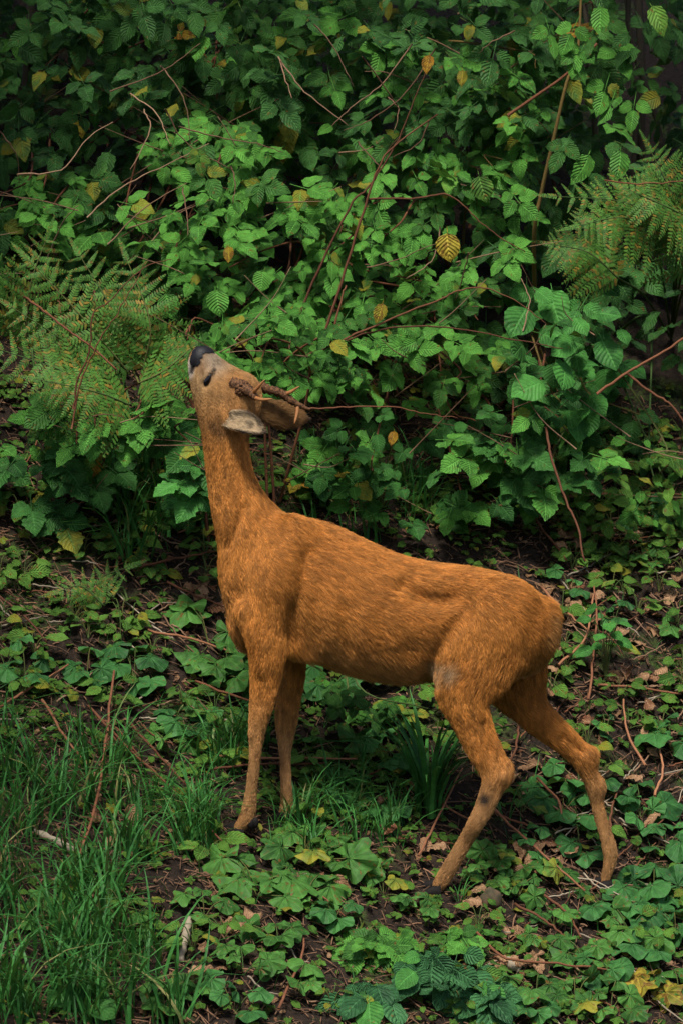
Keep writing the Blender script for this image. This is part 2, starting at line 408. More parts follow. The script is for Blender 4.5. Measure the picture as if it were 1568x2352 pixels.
# muscle and bone: strokes pressed into (-) or raised from (+) both flanks: points in px, width px, depth px, side
STROKES = [([(925,1342),(970,1368),(1010,1382),(1045,1368)],20,-17,0),([(1075,1395),(1030,1450),(1000,1500),(975,1555)],20,-10,0),([(1110,1490)],58,7,0),([(700,1275),(690,1350),(672,1410),(664,1450),(684,1492)],19,-9,0),
    ([(632,1345),(640,1290)],42,9,0),([(560,1165),(540,1215),(525,1255)],13,-8,0),([(1072,1335)],26,7,0),([(1235,1395),(1222,1440),(1205,1500)],18,-5,0),([(1108,1660),(1128,1715),(1152,1765)],9,-10,-1),([(1090,1700),(1112,1750)],10,4,-1),
    ([(1290,1690),(1335,1725)],8,-8,1),([(571,1684)],12,4,-1),([(600,1560),(598,1620)],10,-5,-1),([(630,1590),(620,1630)],8,4,-1),([(484,864),(474,884)],9,-5,-1),([(470,868),(482,852)],5,4,-1),
    ([(520,860),(560,880)],12,4,-1),([(500,835),(520,855)],8,-4,-1),([(450,834),(444,848),(440,858)],4,-4,-1),([(720,1380),(730,1450)],14,-4,0),([(790,1400),(800,1480)],14,-4,0),([(760,1390),(765,1460)],12,4,0),([(830,1410),(838,1490)],12,4,0),([(870,1400),(880,1490)],13,-4,0),([(655,1170),(720,1195)],16,5,0)]
vx = 784+BV[:, 0]*PPM; dz_ = BV-CAM; vy = 1176-(dz_@UP)/(dz_@FW)*DIST*PPM; vx = 784+dz_[:, 0]/(dz_@FW)*DIST*PPM
disp = np.zeros(len(BV))
for pl, wd, dp, side in STROKES:
    C = np.array(pl, float)
    if len(C) > 1: C = np.vstack([C[i]+(C[i+1]-C[i])*t for i in range(len(C)-1) for t in np.linspace(0, 1, 9)])
    dm = np.min([(vx-a)**2+(vy-b)**2 for a, b in C], axis=0); g_ = np.exp(-dm/(wd*wd))
    ok = np.ones(len(BV)) if side == 0 else (BV[:, 1]*side > 0)
    disp += g_*dp*PX*ok*np.clip(np.abs(BN[:, 1])*1.6, 0, 1)
BV = BV+BN*disp[:, None]
BV = smooth(BV, BF, 1, .35); BN = vnormals(BV, BF)
bvh = BVHTree.FromPolygons([Vector(v) for v in BV], [tuple(int(i) for i in f) for f in BF])
def on_body(px, py):
    d = Vector(ray(px, py)).normalized(); r = bvh.ray_cast(Vector(CAM), d)
    if r[0] is None: r = bvh.find_nearest(Vector(P(px, py, 0)))
    return np.array(r[0]), np.array(r[1])
# flow of the coat: along the chains, head to tail and down the legs
names = list(CH)
def flow_at(Pn):
    D, T, A = [], [], []
    for nme in names:
        ch = CH[nme]; d, t = chain_eval(ch, Pn[:, 0], Pn[:, 1], Pn[:, 2]); D.append(d); T.append(t)
        tg = np.gradient(ch[:, :3], axis=0); tg /= np.linalg.norm(tg, axis=1)[:, None]
        fi = t*(len(ch)-1); i0 = np.clip(fi.astype(int), 0, len(ch)-2); w = (fi-i0)[:, None]
        A.append(tg[i0]*(1-w)+tg[i0+1]*w)
    D = np.array(D); W = np.exp(-np.maximum(D, 0)/.012); W /= W.sum(0)
    dr = np.einsum('kn,knc->nc', W, np.array(A))
    return dr, W, np.array(T)
def vnoise(Pn, sc, seed=0):     # smooth value noise in -1..1
    q = Pn*sc; i = np.floor(q).astype(np.int64); f = q-i; f = f*f*(3-2*f)
    def hsh(a, b, c):
        v = np.sin(a*127.1+b*311.7+c*74.7+seed*19.19)*43758.5453
        return v-np.floor(v)
    r = 0
    for a in (0, 1):
        for b in (0, 1):
            for c in (0, 1):
                w = (f[:, 0] if a else 1-f[:, 0])*(f[:, 1] if b else 1-f[:, 1])*(f[:, 2] if c else 1-f[:, 2])
                r = r+w*hsh(i[:, 0]+a, i[:, 1]+b, i[:, 2]+c)
    return r*2-1
def pt(px, py): return on_body(px, py)[0]
NOSE = [pt(456, 806), pt(468, 801), pt(480, 802), pt(452, 818), pt(449, 828)]
NOSE += [P(450, 810, .012), P(448, 820, .010)]
MOUTH = [pt(446, 838), pt(443, 846), pt(441, 853)]
CHIN = [pt(437, 835), pt(436, 846), pt(437, 854)]
EYE = pt(479, 873)
MUZ = pt(490, 825); HOCK = pt(1112, 1835); GROIN = pt(1005, 1545); ARMP = pt(700, 1490)
def near(Pn, pts, r):
    d = np.min([np.linalg.norm(Pn-p, axis=1) for p in pts], axis=0)
    return np.clip(1.4*(1-d/r)+.0, 0, 1)
def coat(Pn, Nn, W, T):
    k = {n: i for i, n in enumerate(names)}
    n1 = vnoise(Pn, 22, 1); n2 = vnoise(Pn*np.array([1, 1, 1]), 60, 2); n3 = vnoise(Pn, 140, 3)
    C = np.tile(np.array([.58, .232, .048]), (len(Pn), 1))
    def mixc(C, w, c): w = np.clip(w, 0, 1)[:, None]; return C*(1-w)+np.array(c)*w
    zrel = Pn[:, 2]
    C = mixc(C, .30*W[k['neck']]*(1-T[k['neck']]), (.52, .225, .058))
    C = mixc(C, .55*W[k['torso']]*sstep(.0, -.9, Nn[:, 2]), (.50, .27, .10))          # paler underside
    for l in ('leg_fn', 'leg_ff', 'leg_rn', 'leg_rf'):
        C = mixc(C, .75*W[k[l]]*sstep(.25, .6, T[k[l]]), (.40, .235, .105))
    head = W[k['head']]
    C = mixc(C, head*.9, (.48, .28, .115))
    C = mixc(C, .85*near(Pn, [MUZ], .055)*head, (.36, .29, .21))
    C = mixc(C, .6*near(Pn, [pt(455, 880)], .04), (.44, .29, .14))
    C = mixc(C, .55*near(Pn, [pt(540, 865), pt(555, 872)], .03), (.40, .185, .055))
    C = mixc(C, .5*near(Pn, [pt(470, 925), pt(500, 905)], .04)*head, (.46, .25, .09))
    C = mixc(C, .55*head*np.clip(vnoise(Pn, 55, 9)*1.5, 0, 1), (.20, .115, .055))
    # mottling: dark flecked neck and head, faint streaks on the trunk
    fl = np.clip(n2*.8+n3*.7-.25, 0, 1)
    amt = .55*W[k['neck']]+.6*head+.22*W[k['torso']]+.5*(W[k['leg_fn']]+W[k['leg_ff']]+W[k['leg_rn']]+W[k['leg_rf']])
    C = mixc(C, fl*amt*1.2, (.13, .055, .018))
    C = mixc(C, .35*np.clip(n1, 0, 1), (.44, .160, .034))
    C = mixc(C, .9*near(Pn, [GROIN, pt(990, 1535), pt(1030, 1540)], .036)*(.6+.4*n2), (.56, .40, .23))
    C = mixc(C, near(Pn, [pt(1268, 1430), pt(1262, 1460)], .035)*.6, (.60, .33, .115))
    C = mixc(C, .6*near(Pn, [pt(492, 978), pt(508, 990)], .022), (.09, .05, .03))
    C = mixc(C, near(Pn, CHIN, .020)*.95, (.62, .54, .45))
    C = mixc(C, near(Pn, MOUTH, .009)*.95, (.02, .016, .016))
    C = mixc(C, near(Pn, NOSE, .019)*1.0, (.012, .012, .016))
    C = mixc(C, near(Pn, [EYE], .016)*.5, (.12, .075, .045))
    C = mixc(C, near(Pn, [pt(486, 858), pt(489, 853), pt(492, 848)], .0065)*.9, (.03, .022, .02))
    C = mixc(C, near(Pn, [HOCK], .020)*.95, (.02, .018, .018))
    return np.clip(C, .005, 1)
bdir, bW, bT = flow_at(BV)
bcol = coat(BV, BN, bW, bT)
deer = empty('roe_deer', (BV[:, 0].mean(), 0, float(ground(BV[:, 0].mean(), 0))))
tag(deer, 'rust brown roe deer buck stretching its neck up to sniff leaves', 'deer')
D0 = np.array(deer.location)
bm = mesh_arrays('body', BV-D0, BF)
ca = bm.attributes.new('col', 'FLOAT_COLOR', 'POINT'); ca.data.foreach_set('color', np.column_stack([bcol*.75, np.ones(len(bcol))]).astype(np.float32).ravel())
M['skin'] = attr_mat('deer_skin', .65, .15); M['fur'] = attr_mat('deer_fur', .55, .22)
body = link('body', bm, M['skin'], deer)

class Fur:
    def __init__(s): s.P = []; s.C = []; s.Rr = []
    def add(s, root, nrm, flow, length, col, lift, rad, jit=.25, curl=.0):
        n = len(root)
        fl = flow-nrm*np.sum(flow*nrm, axis=1)[:, None]; fl /= np.linalg.norm(fl, axis=1)[:, None]+1e-9
        d = fl*np.cos(lift)[:, None]+nrm*np.sin(lift)[:, None]+rng.randn(n, 3)*jit
        d /= np.linalg.norm(d, axis=1)[:, None]
        L = length[:, None]
        bend = (fl-nrm*.35)
        p0 = root-nrm*.001; p1 = root+d*L*.36; p2 = p1+(d*.75+bend*.25)*L*.34; p3 = p2+(d*.45+bend*.55)*L*.32
        s.P.append(np.stack([p0, p1, p2, p3], 1)); s.C.append(col); s.Rr.append(np.outer(rad, [1, .9, .65, .2]))
    def build(s, name, parent, off, mat):
        Pn = np.concatenate(s.P)-off; n = len(Pn); Cc = np.concatenate(s.C); Rr = np.concatenate(s.Rr)
        cv = bpy.data.hair_curves.new(name); cv.add_curves([4]*n)
        cv.attributes['position'].data.foreach_set('vector', Pn.astype(np.float32).ravel())
        ra = cv.attributes.get('radius') or cv.attributes.new('radius', 'FLOAT', 'POINT')
        ra.data.foreach_set('value', Rr.astype(np.float32).ravel())
        co = cv.attributes.new('col', 'FLOAT_COLOR', 'CURVE')
        co.data.foreach_set('color', np.column_stack([Cc, np.ones(n)]).astype(np.float32).ravel())
        o = link(name, cv, mat, parent); o['kind'] = 'stuff'
        return o
def sample(V, F4, n):
    A = np.linalg.norm(np.cross(V[F4[:, 2]]-V[F4[:, 0]], V[F4[:, 3]]-V[F4[:, 1]]), axis=1)
    f = rng.choice(len(F4), n, p=A/A.sum()); u, v = rng.rand(n), rng.rand(n)
    w = [(1-u)*(1-v), u*(1-v), u*v, (1-u)*v]
    return f, w
nh = 300000
f, w = sample(BV, BF, nh)
bl = lambda A: sum(A[BF[f, k]]*w[k][:, None] for k in range(4))
hp, hn, hd = bl(BV), bl(BN), bl(bdir)
hn /= np.linalg.norm(hn, axis=1)[:, None]
hd, hW, hT = flow_at(hp)
k = {n: i for i, n in enumerate(names)}
legs = hW[k['leg_fn']]*sstep(.15, .5, hT[k['leg_fn']])+hW[k['leg_ff']]*sstep(.15, .5, hT[k['leg_ff']])+hW[k['leg_rn']]*sstep(.3, .6, hT[k['leg_rn']])+hW[k['leg_rf']]*sstep(.3, .6, hT[k['leg_rf']])
hlen = .0155*(1-legs)+.0075*legs
hlen = hlen*(1-.72*hW[k['head']])*(1-.28*hW[k['neck']])
bel = hW[k['torso']]*sstep(-.25, -.9, hn[:, 2])
hlen = hlen*(1+.7*bel)*(.75+.5*rng.rand(nh))
hlen = hlen*(1-.9*near(hp, NOSE, .019))*(1-.6*near(hp, MOUTH, .012))*(1-.7*near(hp, [EYE], .014))
hlen = hlen*(1+.8*near(hp, [pt(700, 1492), pt(685, 1480)], .035))*(1+.7*near(hp, [pt(1268, 1400), pt(1270, 1430), pt(1262, 1470)], .04))*(1+.35*near(hp, [pt(545, 1465), pt(530, 1435), pt(560, 1485)], .06))
# coat falls back and down over the ribs and flanks
torso = hW[k['torso']][:, None]
hd = hd+torso*np.array([0, 0, -1.])*(.25+.55*sstep(.5, -.4, hn[:, 2]))[:, None]
cl = np.stack([vnoise(hp, 38, 11), vnoise(hp, 38, 12), vnoise(hp, 38, 13)], 1)*.16+np.stack([vnoise(hp, 12, 14), vnoise(hp, 12, 15), vnoise(hp, 12, 16)], 1)*.22
hd = hd+cl*(1-.4*legs)[:, None]
hc = coat(hp, hn, hW, hT)*(.66+.62*rng.rand(nh))[:, None]
streak = vnoise(np.column_stack([hp[:, 0]*.35, hp[:, 1], hp[:, 2]]), 120, 21)
rotx = hp[:, 0]*.93-hp[:, 2]*.36; rotz = hp[:, 0]*.36+hp[:, 2]*.93
st1 = vnoise(np.column_stack([rotx*.25, hp[:, 1]*.6, rotz]), 230, 21); st2 = vnoise(np.column_stack([hp[:, 0], hp[:, 1]*.6, hp[:, 2]*.32]), 170, 22)
wt = hW[k['torso']]*.9; streak = st1*wt+st2*(1-wt)
hc = hc*np.clip(1+.42*streak-.08, .25, 1.7)[:, None]
lift = (.20+.24*rng.rand(nh)+.10*vnoise(hp, 30, 17))*(1-.3*legs)+.45*bel*rng.rand(nh)+.3*rng.rand(nh)*near(hp, [pt(1268, 1400), pt(1262, 1470)], .05)
fur = Fur(); fur.add(hp, hn, hd, hlen, np.clip(hc, .003, 1), lift, .00024+.00018*rng.rand(nh)-.00006*hW[k['head']], jit=.11)

# ears: cupped blades with a furry back and a pale inside
def ear(root, mid, tip, wid, face, cup):
    C = catmull([root, mid, tip], 6); n = len(C); m = 9; V = []; UV = []
    tg = np.gradient(C, axis=0); tg /= np.linalg.norm(tg, axis=1)[:, None]
    for layer in (0, 1):
        for i in range(n):
            t = i/(n-1); wd = wid*(.05+1.0*math.sin(math.pi*min(1, (t*.84+.015)))**.75)*(1-t**5)**.7+.0006
            nn = np.asarray(face, float); nn = nn-tg[i]*np.dot(nn, tg[i]); nn /= np.linalg.norm(nn); b = np.cross(tg[i], nn)
            for j in range(m):
                s = j/(m-1)*2-1
                V.append(C[i]+b*wd*math.sin(s*1.35)/math.sin(1.35)+nn*(cup*wd*(s*s-.5)*(1-.3*t)*float(sstep(.02, .5, t)))-nn*(.0035 if layer else 0)*(1-.7*abs(s))); UV.append((j/(m-1), t))
    Fq = []
    for i in range(n-1):
        for j in range(m-1):
            a = i*m+j; Fq.append((a, a+1, a+m+1, a+m)); b2 = n*m+a; Fq.append((b2, b2+m, b2+m+1, b2+1))
        Fq.append((i*m, i*m+m, n*m+i*m+m, n*m+i*m)); a = i*m+m-1; Fq.append((a, n*m+a, n*m+a+m, a+m))
    return np.array(V), np.array(Fq), np.array(UV), n*m
def make_ear(root, mid, tip, wid, face, cup, label, inner, back):
    V, Fq, UV, half = ear(root, mid, tip, wid, face, cup)
    t = UV[:, 1]; s = np.abs(UV[:, 0]*2-1); col = np.tile(np.array(back), (len(V), 1))
    col[:half] = np.array(inner)
    rim = (sstep(.80, .98, np.maximum(s, t*.95))*sstep(.35, .6, t))[:, None]; col = col*(1-rim)+np.array([.03, .022, .02])*rim
    m = mesh_arrays('ear', V-D0, Fq)
    a = m.attributes.new('col', 'FLOAT_COLOR', 'POINT'); a.data.foreach_set('color', np.column_stack([col*.8, np.ones(len(col))]).astype(np.float32).ravel())
    o = link('ear', m, M['skin'], deer); o['label'] = label
    n = 9000; f, w = sample(V, Fq, n); N4 = vnormals(V, Fq)
    b2 = lambda A: sum(A[Fq[f, k]]*w[k][:, None] for k in range(4))
    p, nn, c = b2(V), b2(N4), b2(col); nn /= np.linalg.norm(nn, axis=1)[:, None]+1e-9
    isin = (f % 2 == 0)
    fl = np.tile(np.asarray(tip)-np.asarray(root), (n, 1)); fl /= np.linalg.norm(fl[0])
    blot = np.clip(vnoise(p*np.array([1, 1, .5]), 110, 31)*1.8-.1, 0, 1)[:, None]
    inn = (c.mean(1) > .22)[:, None]
    c = np.where(inn, c*(1-.7*blot)+np.array([.09, .065, .04])*.7*blot, c*(1-.4*blot))
    fur.add(p, nn, fl+rng.randn(n, 3)*.2, np.full(n, .0095)*(.6+.9*rng.rand(n)), np.clip(c*(.7+.6*rng.rand(n))[:, None], .003, 1), np.full(n, .35), np.full(n, .00032), jit=.15)
make_ear(P(500, 962, -.036), P(552, 966, -.076), P(605, 990, -.092), .0215, (.15, -1, .25), .55, 'ear turned to show its pale hairy inside', (.66, .50, .31), (.30, .15, .055))
make_ear(P(580, 938, .046), P(645, 952, .085), P(706, 962, .10), .030, (-.1, 1, -.35), .55, 'ear seen from its brown furry back', (.40, .31, .2), (.235, .125, .045))
fur.build('fur', deer, D0, M['fur'])

# eye with heavy lid, nose pads, hooves, antlers
def blob(c, axes, rr, seg=16, rings=10, shape=None):
    V = []; UV = []
    for i in range(rings+1):
        th = math.pi*i/rings
        for j in range(seg):
            ph = 2*math.pi*j/seg; u = np.array([math.sin(th)*math.cos(ph), math.sin(th)*math.sin(ph), math.cos(th)])
            if shape: u = shape(u)
            V.append(c+axes@(u*rr)); UV.append((j/seg, i/rings))
    Fq = [(i*seg+j, i*seg+(j+1) % seg, (i+1)*seg+(j+1) % seg, (i+1)*seg+j) for i in range(rings) for j in range(seg)]
    return np.array(V), np.array(Fq), np.array(UV)
M['eye'] = plain_mat('eye_dark', (.006, .005, .008), .12, .6)
M['noseskin'] = plain_mat('nose_skin', (.012, .012, .016), .55, .3, 300)
M['hoof'] = plain_mat('hoof_horn', (.014, .012, .011), .75, .15, 120)
M['antler'] = plain_mat('antler_bone', (.030, .015, .009), .75, .2, 240, (.19, .09, .04))
M['tine'] = plain_mat('antler_tip', (.38, .17, .06), .45, .4, 90, (.30, .12, .04))
ec, en = on_body(478, 872)
ex = P(487, 857, ec[1])-P(474, 884, ec[1]); Rm = frame(ex, en)
v, fq, u = blob(ec+en*.0015, Rm, np.array([.0062, .0150, .0050]), shape=lambda q: np.array([q[0]*(1-.45*q[1]), q[1], q[2]]))
eye = link('eye', mesh_arrays('eye', v-D0, fq), M['eye'], deer); eye['label'] = 'narrowed dark eye under the antler base'
nw = near(BV, NOSE, .019); nf_ = BF[(nw[BF] > .22).all(1)]; ui, inv = np.unique(nf_, return_inverse=True)
link('nose_pad', mesh_arrays('nose_pad', (BV+BN*(.0012+.0022*nw)[:, None])[ui]-D0, inv.reshape(nf_.shape)), M['noseskin'], deer)
def hoof(px, py, y, dirx, length=.046, wid=.013):
    top = P(px, py, y); g = float(ground(top[0], top[1]))
    for s in (-1, 1):
        pr = []
        for t, hgt, hw in ((0, .030, 1.0), (.35, .027, 1.05), (.7, .018, .9), (1, .006, .35)):
            pr.append((t, hgt, hw))
        V = []
        for t, hgt, hw in pr:
            cx = top[0]+dirx*(t*length-.014); cy = top[1]+s*(.0105+.003*t); w_ = wid*.72*hw
            z0 = float(ground(cx, cy))-.004
            for yy, zz in ((-w_, 0), (w_, 0), (w_*.85, hgt*.6), (w_*.4, hgt), (-w_*.4, hgt), (-w_*.85, hgt*.6)):
                V.append((cx, cy+yy, z0+zz))
        Fq = [(i*6+j, i*6+(j+1) % 6, i*6+6+(j+1) % 6, i*6+6+j) for i in range(3) for j in range(6)]
        for b in (0, 18): Fq += [(b, b+1, b+2, b+5), (b+2, b+3, b+4, b+5)]
        link('hoof', mesh_arrays('hoof', np.array(V)-D0, Fq), M['hoof'], deer)
hoof(546, 1912, yfn, -1); hoof(650, 1880, yff, -1); hoof(996, 2048, yrn, -1); hoof(1389, 2036, yrf, -1)
for px, py in ((586, 1890), (577, 1893)):                       # dew claws behind the near front foot
    c = P(px, py, yfn-.008); v, fq, u = blob(c, np.eye(3), np.array([.008, .006, .012])); link('dew_claw', mesh_arrays('dew_claw', v-D0, fq), M['hoof'], deer)
def pearl_tube(pts, rad, seed):
    r_ = np.random.RandomState(seed); pts = catmull(pts, 8); n = len(pts); t = np.linspace(0, 1, n)
    v, fq, u = tube(pts, np.interp(t, np.linspace(0, 1, len(rad)), rad), 10)
    k_ = 10*n; c = np.repeat(pts, 10, axis=0); dv = v[:k_]-c
    v[:k_] = c+dv*(1+(r_.rand(k_)[:, None]-.35)*1.15*(1-.9*np.repeat(t, 10)[:, None]))
    return v, fq, u
def antler(base_pts, rad, tines, label, seed):
    o = link('antler', None); 
    v, fq, u = pearl_tube(base_pts, rad, seed)
    parts = [(v, fq, u)]
    r_ = np.random.RandomState(seed+1); c0 = np.array(base_pts[0])
    ax_ = np.array(base_pts[1])-c0; ax_ /= np.linalg.norm(ax_); Rr = frame(ax_, (0, -1, .3))
    for i in range(90):                                         # rough burr of pearls round the base
        a = r_.rand()*6.28; q = c0+Rr@np.array([math.cos(a)*.0195*(1-.3*i/90), -.004+i/90*.034, math.sin(a)*.0195*(1-.3*i/90)])
        parts.append(blob(q, np.eye(3), np.full(3, .0032+.0022*r_.rand()), 6, 4))
    V_, F_, U_ = join(parts)
    me = mesh_arrays('antler', V_-D0, F_); COL.objects.unlink(o); bpy.data.objects.remove(o)
    o = link('antler', me, M['antler'], deer); o['label'] = label
    for tp, tr in tines:
        v, fq, u = tube(catmull(tp, 6), np.interp(np.linspace(0, 1, len(catmull(tp, 6))), [0, .5, .85, 1], [tr, tr*.8, tr*.5, tr*.12]), 8)
        link('tine', mesh_arrays('tine', v-D0, fq), M['tine'], o)
antler([P(540, 886, .020), P(575, 886, .035), P(610, 893, .045), P(645, 903, .050), P(668, 919, .052), P(690, 932, .053), P(712, 941, .054)],
       [.018, .0115, .0092, .0085, .0078, .006, .003],
       [([P(652, 906, .05), P(668, 900, .045), P(688, 887, .040)], .0050), ([P(684, 930, .053), P(682, 950, .045), P(676, 974, .035)], .0050)], 'longer antler reaching back past the ears', 5)
antler([P(540, 888, -.028), P(562, 893, -.045), P(577, 903, -.058), P(588, 914, -.068)], [.018, .0125, .0092, .0072],
       [([P(580, 905, -.06), P(590, 893, -.075), P(608, 872, -.085)], .0050), ([P(585, 913, -.066), P(602, 918, -.085), P(627, 916, -.10)], .0050)], 'antler fork pointing towards the viewer above the ear', 9)

# ------------------------------------------------------------------ leaf shapes: (V, F, UV), base at origin, along +Y, upper face +Z
def leaflet(L=1., W=.62, rows=10, tip=1.0, base=.5, serr=.07, fold=.25, droop=.35, seed=0, cols=2, widest=.42):
    r_ = np.random.RandomState(seed); V = []; UV = []
    for i in range(rows+1):
        t = i/rows
        a = math.log(.5)/math.log(widest); w = W/2*math.sin(math.pi*t**a)**(base if t < widest else .62+.35*tip)+.004
        if t > .82: w *= 1-.35*(t-.82)/.18
        w *= 1+serr*(1 if i % 2 else -1)+serr*.5*r_.randn()*.5
        cx = .03*math.sin(3*t+seed)
        for j in range(-cols, cols+1):
            s = j/cols
            wav = .034*math.sin(8*t+seed*1.7+1.5*s)*abs(s)+.018*r_.randn()*abs(s)
            V.append((cx+s*w, t*L-.5*serr*abs(s)*0, abs(s)*w*fold-droop*t*t*.5*L-.10*s*s*w+wav)); UV.append((.5+.5*s, t))
    n = 2*cols+1
    Fq = [(i*n+j, i*n+j+1, i*n+n+j+1, i*n+n+j) for i in range(rows) for j in range(n-1)]
    return np.array(V), np.array(Fq), np.array(UV)
def stalk(a, b, r=.012):
    a, b = np.array(a, float), np.array(b, float); v, f_, u = tube(np.linspace(a, b, 3), r, 4)
    return v, f_, np.full((len(v), 2), .5)
def rot_z(tm, ang, off, s=1, tilt=0.):
    v, f_, u = tm; c, s_ = math.cos(ang), math.sin(ang); ct, st = math.cos(tilt), math.sin(tilt)
    v = v@np.array([[1, 0, 0], [0, ct, -st], [0, st, ct]]).T
    return (v*s)@np.array([[c, -s_, 0], [s_, c, 0], [0, 0, 1]]).T+np.array(off), f_, u
def trifoliate(seed, W=.66, n5=False, **kw):
    r_ = np.random.RandomState(seed); pts = []
    y0 = .55
    pts.append(rot_z(leaflet(1, W, seed=seed, **kw), r_.randn()*.10, (0, y0+.28, 0), 1))
    for s in (-1, 1):
        pts.append(rot_z(leaflet(.86, W, seed=seed+s, **kw), s*(1.2+.14*r_.randn()), (-s*.07, y0+.03, 0), .9, r_.randn()*.2))
        if n5: pts.append(rot_z(leaflet(.8, W, seed=seed+3*s, **kw), s*(1.2+.1*r_.randn()), (0, y0-.42, 0), .75, r_.randn()*.12))
    pts.append(stalk((0, 0, 0), (0, y0+.3, .0)))
    return join(pts)
def polar_leaf(seed, fn, n=22, cup=.16, wav=.085, rings=(.03, .35, .7, 1.)):
    r_ = np.random.RandomState(seed); V = []; UV = []
    for k_, rr in enumerate(rings):
        for j in range(n+1):
            u = j/n; th = -math.pi/2+.22+(2*math.pi-.44)*u           # notch at the stalk side
            rad = fn(th, u)*(rr)
            zz = cup*rr*rr*(-1)+wav*rr*math.sin(u*2*math.pi*4+seed)+.02*r_.randn()*rr
            V.append((rad*math.cos(th), .12+rad*math.sin(th), zz)); UV.append((u, rr))
    m = n+1; Fq = [(i*m+j, i*m+j+1, i*m+m+j+1, i*m+m+j) for i in range(len(rings)-1) for j in range(n)]
    return np.array(V), np.array([q[::-1] for q in Fq])[:, ::-1], np.array(UV)
def round_leaf(seed):
    return polar_leaf(seed, lambda th, u: .5*(1+.10*math.cos(th-math.pi/2)+.045*math.sin(u*2*math.pi*11)))
def lobed_leaf(seed):
    return polar_leaf(seed, lambda th, u: .52*(1+.16*math.cos(th-math.pi/2))*(1+.20*math.cos(u*2*math.pi*5-math.pi)+.06*math.sin(u*2*math.pi*15)), n=30)
def oak_leaf(seed):
    v, f_, u = leaflet(1, .6, rows=12, serr=.26, fold=.1, droop=.15, seed=seed, widest=.58); return v, f_, u
def dead_leaf(seed):
    r_ = np.random.RandomState(seed); v, f_, u = leaflet(1, .62, rows=9, serr=.10, fold=.2+.3*r_.rand(), droop=.2, seed=seed)
    v[:, 2] += .10*np.sin(v[:, 0]*7+seed)+.14*np.sin(v[:, 1]*5+seed*2)+.04*r_.randn(len(v)); return v, f_, u
def grass_blade(seed, rows=5):
    r_ = np.random.RandomState(seed); bend = .25+1.05*r_.rand(); V = []; UV = []
    for i in range(rows+1):
        t = i/rows; w = .0115*(1-t**2.2)+.001; yy = bend*t*t*.75; zz = t*(1-.35*bend*t*t)
        for s in (-1, 0, 1): V.append((s*w, yy, zz-abs(s)*w*.0+(0 if s else -.006))); UV.append((.5+.5*s, t))
    Fq = [(i*3+j, i*3+j+1, i*3+3+j+1, i*3+3+j) for i in range(rows) for j in range(2)]
    return np.array(V), np.array(Fq), np.array(UV)
def pinna(seed, n=13):
    r_ = np.random.RandomState(seed); parts = [stalk((0, 0, 0), (0, 1, -.06), .006)]
    for i in range(n):
        t = (i+.6)/n; L = .155*(1-t)**.6*(.75+.25*min(1, t*8))+.012
        for s in (-1, 1):
            a = s*(1.05+.06*r_.randn()); w = .030*(1-.45*t)
            d = np.array([-math.sin(a)*-1, math.cos(a), 0]); d = np.array([s*math.sin(abs(a)), math.cos(a), -.10]); q = np.array([-d[1], d[0], 0])
            p = np.array([0, t, -.06*t*t+.002*r_.randn()]); V = []; UV = []
            for tt, ww in ((0, .9), (.5, 1.), (.85, .7), (1, .15)):
                for e in (-1, 1): V.append(p+d*L*tt+q*w*ww*e+np.array([0, 0, -.04*L*tt*tt])); UV.append((.5+.5*e, tt))
            parts.append((np.array(V), np.array([(0, 1, 3, 2), (2, 3, 5, 4), (4, 5, 7, 6)]), np.array(UV)))
    return join(parts)
T = {
 'rasp': [trifoliate(s, .60, n5=(s % 3 == 0), tip=1.1, serr=.06, cols=1, rows=9) for s in (1, 2, 3, 4)],
 'dark': [trifoliate(s, .60, tip=1.0, serr=.04, cols=1, rows=8) for s in (11, 12, 13)],
 'bramble': [trifoliate(s, .78, tip=.9, serr=.08, fold=.18, droop=.3, cols=2, rows=10) for s in (21, 22, 23)],
 'broad': [join([rot_z(leaflet(1, .86, tip=.5, serr=.03, fold=.12, droop=.45, seed=s, cols=2, rows=10, widest=.46), 0, (0, .25, 0)), stalk((0, 0, 0), (0, .27, 0))]) for s in (31, 32, 33)],
 'ovate': [join([rot_z(leaflet(1, .62, tip=1.0, serr=.05, fold=.2, droop=.35, seed=s, cols=1, rows=10), 0, (0, .15, 0)), stalk((0, 0, 0), (0, .17, 0))]) for s in (41, 42, 43)],
 'round': [round_leaf(s) for s in (51, 52, 53)], 'lobed': [lobed_leaf(s) for s in (61, 62, 63)],
 'oak': [oak_leaf(s) for s in (71, 72)], 'dead': [dead_leaf(s) for s in (81, 82, 83, 84)], 'blade': [grass_blade(s) for s in (91, 92, 93, 94, 95, 96)],
 'pinna': [pinna(s) for s in (101, 102, 103)],
}
MESH = {}
def tmesh(kind, i, mat):
    key = (kind, i, mat)
    if key not in MESH:
        v, f_, u = T[kind][i]; me = mesh_arrays(kind+'_leaf', v, f_, u); me.materials.append(M[mat]); MESH[key] = me
    return MESH[key]
def add_leaf(parent, kind, mat, pos, d, n, s, name='leaf'):
    i = rng.randint(len(T[kind])); o = bpy.data.objects.new(name, tmesh(kind, i, mat)); COL.objects.link(o); o.parent = parent
    o.matrix_basis = mat4(frame(d, n), np.asarray(pos)-np.array(parent.location if parent else (0, 0, 0)), s)
    return o
def rv(k=1.): return rng.randn(3)*k

